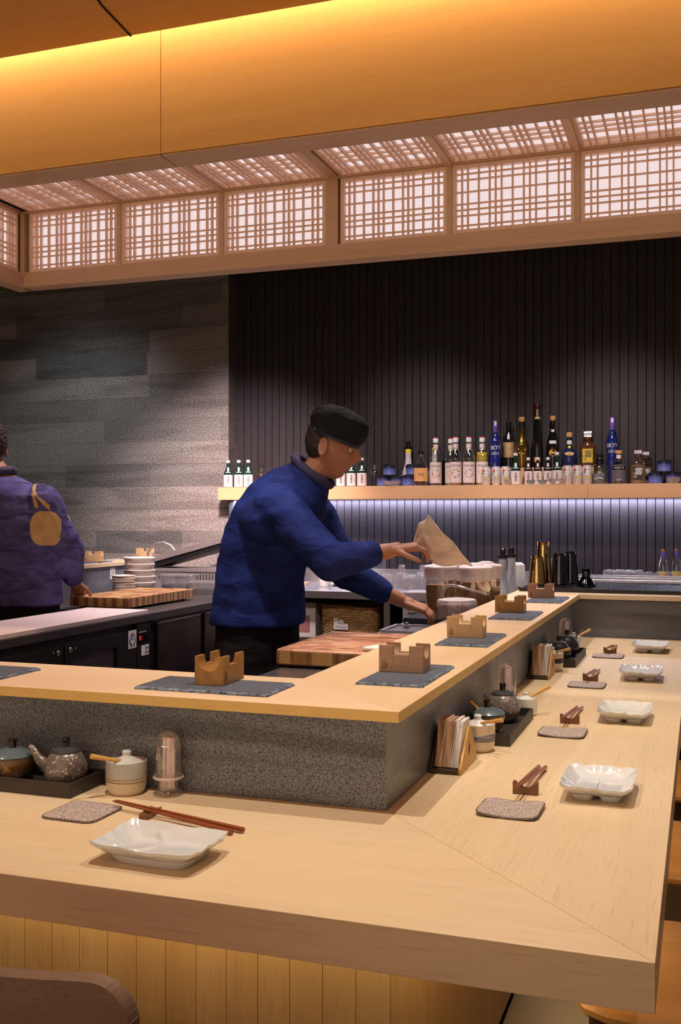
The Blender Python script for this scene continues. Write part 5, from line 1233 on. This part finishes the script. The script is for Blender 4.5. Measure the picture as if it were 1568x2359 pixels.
fl = thing('orchid_spray', 'spray of cream white orchid flowers in the small vase', 'flowers', (-2.262, 6.16, BOT+.063), 0)
pm = plain('petal_cream', (.72,.64,.52), .7); r8 = random.Random(9)
for k in range(9):
    cx, cy, cz = [(-.01,-.02,.05),(.015,-.03,.075),(-.035,-.02,.065),(.03,-.01,.045),(-.005,-.02,.100),(-.05,0,.040),(.075,-.01,.050),(.095,0,.085),(.07,0,.025)][k]
    g = G()
    for j in range(5):
        a = 2*PI*j/5+r8.uniform(-.3,.3); s_ = .017 if k < 6 else .012
        g.ell((cx+s_*.8*math.cos(a), cy, cz+s_*.8*math.sin(a)), (s_*.75, .003, s_*.42), M=Matrix.Rotation(-a, 4, 'Y'), u=10, v=6)
    g.obj('blossom', pm, fl); G().ell((cx, cy-.004, cz), .0045, u=8, v=6).obj('flower_centre', yellow_m, fl)
G().tube([(0,0,-.04),(.0,-.005,.02),(-.04,-.0,.09),(-.06,0,.125)], .0015, 5).obj('stem', ink_green, fl); G().tube([(0,0,-.04),(.03,0,.02),(.08,0,.06),(.09,0,.10)], .0015, 5).obj('stem', ink_green, fl)
G().ell((-.062,0,.118), (.008,.004,.016), u=10, v=6).obj('bud', pm, fl)
# ================================================================== PEOPLE
def remeshed(g, name, mat, parent, vox=.006, smooth=6, disp=None, mats=None, paint=None):
    """fuse overlapping limb segments into one continuous skin"""
    me = bpy.data.meshes.new('tmp'); g.b.to_mesh(me); g.b.free()
    o = bpy.data.objects.new('tmp', me)
    m = o.modifiers.new('r', 'REMESH'); m.mode = 'VOXEL'; m.voxel_size = vox; m.adaptivity = 0
    if smooth: s = o.modifiers.new('s', 'SMOOTH'); s.iterations = smooth; s.factor = .5
    me2 = evaluate(o); bpy.data.meshes.remove(me)
    if disp:
        cs = [(v.co.copy(), v.normal.copy()) for v in me2.vertices]
        for v, (c_, n_) in zip(me2.vertices, cs): v.co = c_+disp(c_, n_)
    me2.name = name; me2.materials.clear()
    for mm in (mats or [mat]): me2.materials.append(mm)
    for p in me2.polygons:
        p.use_smooth = True
        if paint: p.material_index = paint(p.center)
    ob = bpy.data.objects.new(name, me2); COL.objects.link(ob); ob.parent = parent; return ob
def head(g, M, s=1.):
    """head facing +x, origin at the centre of the skull"""
    q = bmesh.ops.create_uvsphere(g.b, u_segments=72, v_segments=56, radius=1)['verts']
    def B(x, c, w): return math.exp(-((x-c)/w)**2)
    for v in q:
        x, y, z = v.co
        px, py, pz = x*.096, y*.074, z*.118
        if z < 0:                                   # jaw narrows, chin forward
            py *= 1-.30*min(1, -z)**1.3; px = px*(1-.10*(-z)) + .012*(-z)
            if x < 0: px *= 1-.30*(-z)
        if x > 0:
            fy = py/.074
            px += .026*B(pz,-.020,.017)*B(fy,0,.17)+.014*B(pz,.005,.025)*B(fy,0,.14)      # nose, bridge
            px += .007*B(pz,.032,.012)*B(abs(fy),.35,.3)                                   # brow
            px -= .010*B(pz,.010,.012)*B(abs(fy),.42,.17)                                   # eye sockets
            px += .007*B(pz,-.052,.006)*B(fy,0,.28)+.007*B(pz,-.064,.007)*B(fy,0,.26)-.003*B(pz,-.058,.003)*B(fy,0,.25)
            px -= .004*B(pz,-.076,.008)*B(fy,0,.3); px += .009*B(pz,-.098,.016)*B(fy,0,.3)   # chin
            px += .004*B(pz,-.015,.02)*B(abs(fy),.6,.2)
        v.co = Vector((px*s, py*s, pz*s))
    bmesh.ops.transform(g.b, matrix=M, verts=q)
    for sd in (-1, 1):                               # ears
        Me = M @ Matrix.Translation((-.006*s, sd*.074*s, -.008*s)) @ Matrix.Rotation(sd*.35, 4, 'Z') @ Matrix.Rotation(-.15, 4, 'Y')
        pts = [(.012*math.cos(a)*s*1.25, sd*.006*s, .030*math.sin(a)*s) for a in [2*PI*k/16 for k in range(17)]]
        g.tube([Me @ Vector(p) for p in pts], .0058*s, 8)
        g.ell(tuple(Me @ Vector((0, 0, -.002))), (.011*s, .006*s, .024*s)); g.ell(tuple(Me @ Vector((.004*s, sd*.004*s, -.026*s))), .008*s)
def hand(g, wrist, fwd, up, side, curl=.5, s=1., spread=.10):
    """palm and five tapered, bent fingers; fwd along the hand, up = back of the hand"""
    f = Vector(fwd).normalized(); u = Vector(up); u = (u-f*u.dot(f)).normalized(); r = f.cross(u)*side   # r points to the thumb side
    w = Vector(wrist)
    def P(a, b, c): return w+f*a*s+r*b*s+u*c*s
    g.cone(P(-.02,0,0), P(.02,0,0), .024*s, .026*s)
    for b in (-.028, -.010, .010, .028): g.cone(P(.015,b*.7,0), P(.088,b,.0), .015*s, .0125*s)
    for b, Lf, rr, c0 in ((.030,.072,.0088,.0), (.010,.080,.0090,.05), (-.010,.074,.0086,.1), (-.029,.058,.0076,.15)):
        a = .0; p = P(.088, b, 0); ang = curl*.5+c0*curl; dirx = f+r*(b*spread*20*.15)
        seg = [Lf*.45, Lf*.31, Lf*.24]; R_ = [rr, rr*.92, rr*.84, rr*.70]
        for j in range(3):
            d = (dirx.normalized()*math.cos(ang)-u*math.sin(ang)); q = p+d*seg[j]*s; g.cone(p, q, R_[j]*s, R_[j+1]*s, 10); p = q; ang += curl*.75
    p = P(.022, .026, -.004); d = (f*.62+r*.72-u*.25).normalized()
    for k, (l_, r0, r1) in enumerate(((.040,.0125,.0105),(.034,.0105,.0095),(.026,.0095,.0075))):
        q = p+d*l_*s; g.cone(p, q, r0*s, r1*s, 10); p = q; d = (d+f*.35*curl-r*.25*curl-u*.25*curl).normalized()
def wr(amp, sc, st=(1,1,2.)):
    def f(co, n):
        q = Vector((co.x*sc*st[0], co.y*sc*st[1], co.z*sc*st[2])); return n*(amp*(noise.noise(q)+.5*noise.noise(q*2.1)))
    return f
def eyes(parent, M, s=1.):
    for sd in (-1, 1):
        p = M @ Vector((.0795*s, sd*.030*s, .009*s)); e = G().ell(tuple(p), .0105*s).obj('eye', eye_w, parent)
        q = M @ Vector((.0872*s, sd*.031*s, .007*s)); G().ell(tuple(q), .0042*s).obj('iris', ink, e)

# ---- the cook in blue, leaning and reaching to the right over the prep worktop
CH = thing('person', 'person in a blue shirt and black cap leaning over the prep counter', 'person', (-1.60, 3.62, 0))
o3 = Vector(CH.location)
def W(x, y, z): return tuple(Vector((x, y, z))-o3)
Fd = Vector((.95, .10, 0)).normalized()
hd = Vector((-1.315, 3.66, 1.585)); Mh = Matrix.Translation(hd-o3) @ rotz(.06) @ Matrix.Rotation(.30, 4, 'Y')
g = G(); head(g, Mh, 1.02)
g.cone(W(-1.345,3.655,1.53), W(-1.43,3.64,1.43), .052, .056)
g.cone(W(-1.46,3.63,1.37), W(-1.55,3.62,1.20), .09, .105); g.cone(W(-1.55,3.62,1.20), W(-1.60,3.62,.98), .105, .11)
RS, LS = (-1.45,3.44,1.36), (-1.47,3.82,1.36)
RE, RWR = (-1.235,3.42,1.165), (-1.045,3.50,1.20)
LE, LWR = (-1.335,3.88,1.10), (-1.135,3.96,.990)
g.cone(W(*RS), W(*RE), .055, .044); g.cone(W(*RE), W(*RWR), .042, .029)
g.cone(W(*LS), W(*LE), .055, .044); g.cone(W(*LE), W(*LWR), .042, .029)
hand(g, W(-1.035,3.505,1.205), (.90,.25,.12), (-.15,-.2,1), 1, .9, .98)
hand(g, W(-1.120,3.965,.982), (.80,.15,-.28), (.2,-.2,1), -1, .7, .98)
for s_ in (-1, 1):
    hx = 3.62+s_*.10; g.cone(W(-1.60,hx,.95), W(-1.585,hx+s_*.02,.52), .088, .058); g.cone(W(-1.585,hx+s_*.02,.52), W(-1.62,hx+s_*.03,.09), .056, .038)
    g.cone(W(-1.63,hx+s_*.03,.06), W(-1.50,hx+s_*.05,.04), .040, .034)
body = remeshed(g, 'body', skin, CH, .0042, 3)
eyes(CH, Mh, 1.02)
# hair under the cap and short beard shadow
g = G(); g.ell(tuple(Mh @ Vector((-.030,0,.012))), (.078,.079,.094), M=None)
hr = remeshed(g, 'hair', hair_m, CH, .005, 2, wr(.003, 60))
# trim hair so the face stays clear
# shirt
g = G()
def ringe(c, rx, ry, tilt=0.): return [tuple(Vector(W(*c))+Vector((rx*math.cos(a)*math.cos(tilt), ry*math.sin(a), rx*math.cos(a)*math.sin(tilt)))) for a in [2*PI*k/28 for k in range(28)]]
g.loft([ringe((-1.60,3.62,.915), .180, .20), ringe((-1.598,3.62,1.02), .174, .195), ringe((-1.585,3.62,1.12), .165, .195,-.1), ringe((-1.565,3.62,1.22), .165, .205,-.2), ringe((-1.520,3.62,1.32), .160, .215,-.40), ringe((-1.475,3.625,1.385), .148, .190,-.52), ringe((-1.435,3.635,1.432), .125, .130,-.64), ringe((-1.405,3.642,1.466), .096, .090,-.68), ringe((-1.388,3.648,1.492), .080, .074,-.68)])
g.cone(W(*RS), W(*RE), .088, .070); g.cone(W(*RE), W(-1.10,3.475,1.192), .068, .050); g.cone(W(*LS), W(*LE), .088, .070); g.cone(W(*LE), W(-1.20,3.935,1.025), .066, .050)
g.cone(W(-1.50,3.46,1.31), W(-1.47,3.78,1.33), .10, .10)
remeshed(g, 'shirt', shirt_blue, CH, .007, 8, wr(.009, 4.5, (1,1,2.4)))
cr = [tuple(Vector(W(-1.388,3.648,1.494))+Vector((.066*math.cos(a), .070*math.sin(a), -.053*math.cos(a)))) for a in [2*PI*k/30 for k in range(31)]]
G().tube(cr, .018, 10, False).obj('collar', plain('collar_navy', (.03,.03,.09), .8), CH)
G().strip(.001, 0, .001, 0, 1) if False else None
g = G()
for (a, b, c, d) in ((-1.395,1.27,-1.375,1.235),(-1.375,1.265,-1.385,1.225),(-1.360,1.25,-1.345,1.22),(-1.372,1.238,-1.350,1.236)):
    pass
g.b.free()
# trousers and apron
g = G(); g.loft([ringe((-1.60,3.62,.60), .150, .20), ringe((-1.60,3.62,.80), .155, .20), ringe((-1.60,3.62,.945), .150, .18)])
for s_ in (-1, 1):
    hx = 3.62+s_*.10; g.cone(W(-1.60,hx,.80), W(-1.59,hx+s_*.02,.52), .105, .080); g.cone(W(-1.59,hx+s_*.02,.52), W(-1.62,hx+s_*.03,.11), .080, .062)
remeshed(g, 'trousers', black_cloth, CH, .009, 4, wr(.006, 8))
for s_ in (-1, 1):
    hx = 3.62+s_*.13; G().loft([[(W(-1.57,hx,0)[0]+a*.135, W(0,hx,0)[1]+b*.048, z_) for a, b in SQ] for z_ in (0, .03)]+[[(W(-1.60,hx,0)[0]+a*.09, W(0,hx,0)[1]+b*.042, z_) for a, b in SQ] for z_ in (.07, .10)]).obj('shoe', black_gloss, CH)
# cap: soft crown with a tight band and small metal buckle
g = G(); Mc = Mh @ Matrix.Translation((.006, 0, .046)) @ Matrix.Rotation(.10, 4, 'Y')
def capring(z_, r, sx=1.16): return [tuple(Mc @ Vector((r*sx*math.cos(a)-.004, r*math.sin(a), z_))) for a in [2*PI*k/36 for k in range(36)]]
g.loft([capring(-.014,.085), capring(.006,.091), capring(.028,.099), capring(.052,.100), capring(.078,.088), capring(.098,.060), capring(.106,.020)])
cp_ = remeshed(g, 'cap', cap_cloth, CH, .005, 5, wr(.005, 14))
G().loft([capring(-.018,.0855,1.17), capring(-.018,.0885,1.17), capring(.004,.0895,1.17), capring(.004,.0865,1.17)], False).obj('cap_band', plain('cap_band', (.008,.012,.022), .5), cp_)
G().box(-.010, .010, -.0015, .0015, -.006, .006, bev=.002, M=Mc @ Matrix.Translation((-.070,-.068,-.006)) @ rotz(-.75)).obj('buckle', steel, cp_, smooth=False)
# the white cloth in his hand
cl = G(); pts = []
nn = 18
for j in range(nn+1):
    row = []
    for i in range(nn+1):
        u, v = i/nn, j/nn
        x = -.985+.055*u+.135*v*u+.02*v; z = 1.225+.125*u*(1-v)+.02*math.sin(5*u+3*v)-.10*v*(.35+.65*u)+.0*v; y = 3.60+.05*v+.012*math.sin(9*u+2*v)+.010*math.sin(14*v)
        row.append(cl.b.verts.new((x, y, z)))
    pts.append(row)
for j in range(nn):
    for i in range(nn): cl.b.faces.new((pts[j][i], pts[j][i+1], pts[j+1][i+1], pts[j+1][i]))
c_o = cl.obj('hand_towel', towel_m, None, ang=80); md = c_o.modifiers.new('t', 'SOLIDIFY'); md.thickness = .003
props(c_o, 'off-white cloth held out in the hand of the person in the black cap', 'towel')

# ---- the man at the left with his back to us
MN = thing('person', 'person in a slate blue jacket with mustard patches, back turned, at the left edge', 'person', (-3.12, 4.40, 0)); o3 = Vector(MN.location)
hd = Vector((-3.285, 4.36, 1.650)); Mh = Matrix.Translation(hd-o3) @ rotz(PI*.78) @ Matrix.Rotation(.22, 4, 'Y')
g = G(); head(g, Mh, 1.02); g.cone(W(-3.27,4.36,1.57), W(-3.22,4.37,1.49), .056, .066)
g.cone(W(-3.22,4.37,1.42), W(-3.13,4.38,1.18), .12, .13); g.cone(W(-3.13,4.38,1.18), W(-3.12,4.40,.98), .13, .13)
RS, RE, RWR = (-2.995,4.37,1.385), (-2.91,4.46,1.14), (-2.98,4.62,1.00)
LS, LE, LWR = (-3.36,4.46,1.40), (-3.40,4.62,1.18), (-3.30,4.74,1.10)
for S_, E_, W_ in ((RS,RE,RWR),(LS,LE,LWR)): g.cone(W(*S_), W(*E_), .056, .045); g.cone(W(*E_), W(*W_), .043, .030)
hand(g, W(-2.985,4.63,.995), (-.35,.85,-.35), (.1,.2,1), 1, .8); hand(g, W(-3.295,4.745,1.095), (.3,.9,-.2), (0,.2,1), -1, .6)
for s_ in (-1, 1):
    hx = -3.12+s_*.095; g.cone(W(hx,4.40,.94), W(hx,4.42,.50), .088, .058); g.cone(W(hx,4.42,.50), W(hx,4.38,.09), .056, .038); g.cone(W(hx,4.37,.06), W(hx,4.47,.04), .040, .034)
remeshed(g, 'body', skin, MN, .0045, 3); eyes(MN, Mh, 1.02)
g = G(); g.ell(tuple(Mh @ Vector((-.022,0,.022))), (.088,.080,.098), M=None); g.ell(tuple(Mh @ Vector((-.030,0,.050))), (.082,.074,.080))
remeshed(g, 'hair', hair_m, MN, .005, 2, wr(.004, 50))
g = G()
def ring2(c, rx, ry): return [tuple(Vector(W(*c))+Vector((rx*math.cos(a), ry*math.sin(a), 0))) for a in [2*PI*k/28 for k in range(28)]]
g.loft([ring2((-3.11,4.40,.90), .195, .155), ring2((-3.12,4.40,1.05), .195, .155), ring2((-3.13,4.385,1.25), .215, .155), ring2((-3.15,4.38,1.36), .225, .150), ring2((-3.165,4.375,1.42), .205, .135), ring2((-3.19,4.37,1.460), .165, .115), ring2((-3.225,4.365,1.510), .085, .080)])
g.cone(W(*RS), W(*RE), .092, .082); g.cone(W(*RE), W(-2.965,4.585,1.03), .078, .060); g.cone(W(*LS), W(*LE), .09, .078); g.cone(W(*LE), W(-3.32,4.71,1.115), .074, .058)
pts_patch = []
def patch(c):
    x, z = c.x, c.z    # local: mustard panel on the upper arm and a narrow stripe from the shoulder
    if c.y < .05:
        if abs((x-.185)/.052)**3+abs((z-1.265)/.080)**3 < 1: return 1
        t = (x-.105)/.10
        if 0 < t < 1 and abs(z-(1.475-.115*t)) < .009+.004*math.sin(9*t): return 1
        if abs(x-(.135+.02*math.sin((1.43-z)*20))) < .009 and 1.36 < z < 1.43: return 1
    return 0
remeshed(g, 'jacket', None, MN, .0055, 4, wr(.009, 4.5, (1,1,2.)), [shirt_dim, patch_m], patch)
G().tube([tuple(Vector(W(-3.232,4.362,1.522))+Vector((.070*math.cos(a), .070*math.sin(a), .020*math.cos(a)))) for a in [2*PI*k/30 for k in range(31)]], .020, 10, False).obj('collar', plain('collar_dark', (.06,.05,.10), .8), MN)
g = G(); g.loft([ring2((-3.12,4.40,.55), .19, .15), ring2((-3.12,4.40,.915), .185, .145)])
for s_ in (-1, 1):
    hx = -3.12+s_*.095; g.cone(W(hx,4.40,.60), W(hx,4.38,.11), .085, .065)
remeshed(g, 'trousers', black_cloth, MN, .009, 4, wr(.006, 8))
for s_ in (-1, 1):
    hx = -3.12+s_*.095; G().loft([[(W(hx,0,0)[0]+b*.048, W(0,4.42,0)[1]+a*.135, z_) for a, b in SQ] for z_ in (0, .03)]+[[(W(hx,0,0)[0]+b*.042, W(0,4.40,0)[1]+a*.09, z_) for a, b in SQ] for z_ in (.07, .10)]).obj('shoe', black_gloss, MN)

MN.location = (-3.075, 4.175, 0)
#%%LIGHTS
def spot(name, loc, tgt, power, col, ang=60, blend=.5, rad=.03):
    l = bpy.data.lights.new(name, 'SPOT'); l.energy = power; l.color = col; l.spot_size = math.radians(ang); l.spot_blend = blend; l.shadow_soft_size = rad
    o = bpy.data.objects.new(name, l); COL.objects.link(o); o.location = loc
    o.rotation_euler = (Vector(tgt)-Vector(loc)).to_track_quat('-Z', 'Y').to_euler(); return o
def area(name, loc, rot, sx, sy, power, col):
    l = bpy.data.lights.new(name, 'AREA'); l.shape = 'RECTANGLE'; l.size = sx; l.size_y = sy; l.energy = power; l.color = col
    o = bpy.data.objects.new(name, l); COL.objects.link(o); o.location = loc; o.rotation_euler = rot; return o
W1 = (1.0, .86, .70)
for i, (x_, y_, p_, a_) in enumerate([(-2.5, 1.56, 98, 74), (-.93, 1.56, 102, 74), (-.33, 2.30, 96, 74), (-.36, 2.92, 54, 50), (.42, 2.6, 40, 60)]):  # last spot is added, unseen, to light the chair seats
    spot('downlight_%d' % i, (x_, y_, 2.95), (x_, y_, 0), p_, W1, a_, .8, .012)
for i, (x_, y_, p_) in enumerate([(-.42, 4.15, 85), (-.42, 4.75, 70)]):
    spot('far_downlight_%d' % i, (x_, y_, 3.25), (x_, y_, 0), p_, W1, 60, .6, .02)
spot('prep_light', (-1.5, 2.85, 2.93), (-1.6, 3.1, 0), 110, (1.0, .85, .80), 58, .7, .05)
for i, (x_, y_, p_) in enumerate([(-2.6, 4.4, 160), (-1.3, 4.4, 170), (-2.9, 5.1, 110), (-1.8, 5.1, 130)]):
    spot('kitchen_light_%d' % i, (x_, y_, 3.25), (x_, y_, 0), p_, (1.0, .80, .80), 70, .8, .06)
spot('basket_fill', (-1.9, 3.90, 2.22), (-2.0, 5.75, .70), 55, (1.0, .82, .76), 34, .8, .04)  # added unseen spot that brightens the basket under the counter
area('cove_strip', (-1.2, 3.145, 3.13), (math.radians(24), 0, 0), 7.5, .03, 42, (1.0, .70, .38))
area('ceiling_bounce_fill', (-1.2, -1.0, 1.0), (PI-.25, 0, 0), 4, 1.4, 70, (1.0, .72, .36))  # added unseen upward fill that brightens the ceiling underside
area('room_fill', (-.6, -1.8, 2.3), (math.radians(70), 0, 0), 4, 1.4, 17, (1.0, .76, .72))
area('shelf_strip', (-1.0, 6.295, 1.421), (math.radians(6), 0, 0), 3.9, .012, 34, (.74, .74, 1.0))
area('under_counter_front', (-2.2, 1.60, .678), (math.radians(12), 0, 0), 3.6, .03, 3.6, (1.0, .72, .38))
area('under_counter_side', (-.44, 3.2, .678), (0, math.radians(-12), 0), .03, 3.0, 9, (1.0, .66, .30))
spot('wall_wash', (-2.2, 4.4, 3.1), (-2.95, 6.2, 1.05), 560, (1.0, .80, .78), 50, .8, .08)
spot('wall_wash_pink', (-2.3, 4.3, 3.0), (-2.95, 6.2, 1.25), 260, (1.0, .62, .60), 30, 1.0, .1)
spot('wall_wash_b', (-3.6, 4.6, 3.2), (-4.1, 6.2, 1.5), 70, (.85, .95, 1.0), 60, 1.0, .08)
spot('shelf_wash', (-1.6, 4.6, 3.1), (-1.7, 6.3, 1.2), 150, (1.0, .84, .80), 50, .9, .08)
spot('shelf_wash_b', (-.5, 4.6, 3.1), (-.5, 6.3, 1.2), 150, (1.0, .84, .80), 50, .9, .08)
w = bpy.data.worlds.new('world'); scn.world = w; w.use_nodes = True
w.node_tree.nodes['Background'].inputs[0].default_value = (.80, .70, .75, 1); w.node_tree.nodes['Background'].inputs[1].default_value = .10

# ------------------------------------------------------------------ camera
cam = bpy.data.cameras.new('camera'); co = bpy.data.objects.new('camera', cam); COL.objects.link(co); scn.camera = co
co.location = (0, 0, 1.33); co.rotation_euler = (PI/2, 0, math.radians(19.28))
cam.sensor_fit = 'VERTICAL'; cam.sensor_height = 36; cam.sensor_width = 24; cam.lens = 2379/2359*36; cam.shift_y = 5.5/2359; cam.clip_start = .05
scn.view_settings.view_transform = 'Standard'; scn.view_settings.look = 'None'; scn.view_settings.exposure = 0
scn.cycles.use_denoising = True; scn.cycles.max_bounces = 8; scn.cycles.transparent_max_bounces = 24; scn.cycles.sample_clamp_indirect = 4
scn.cycles.caustics_reflective = False; scn.cycles.caustics_refractive = False
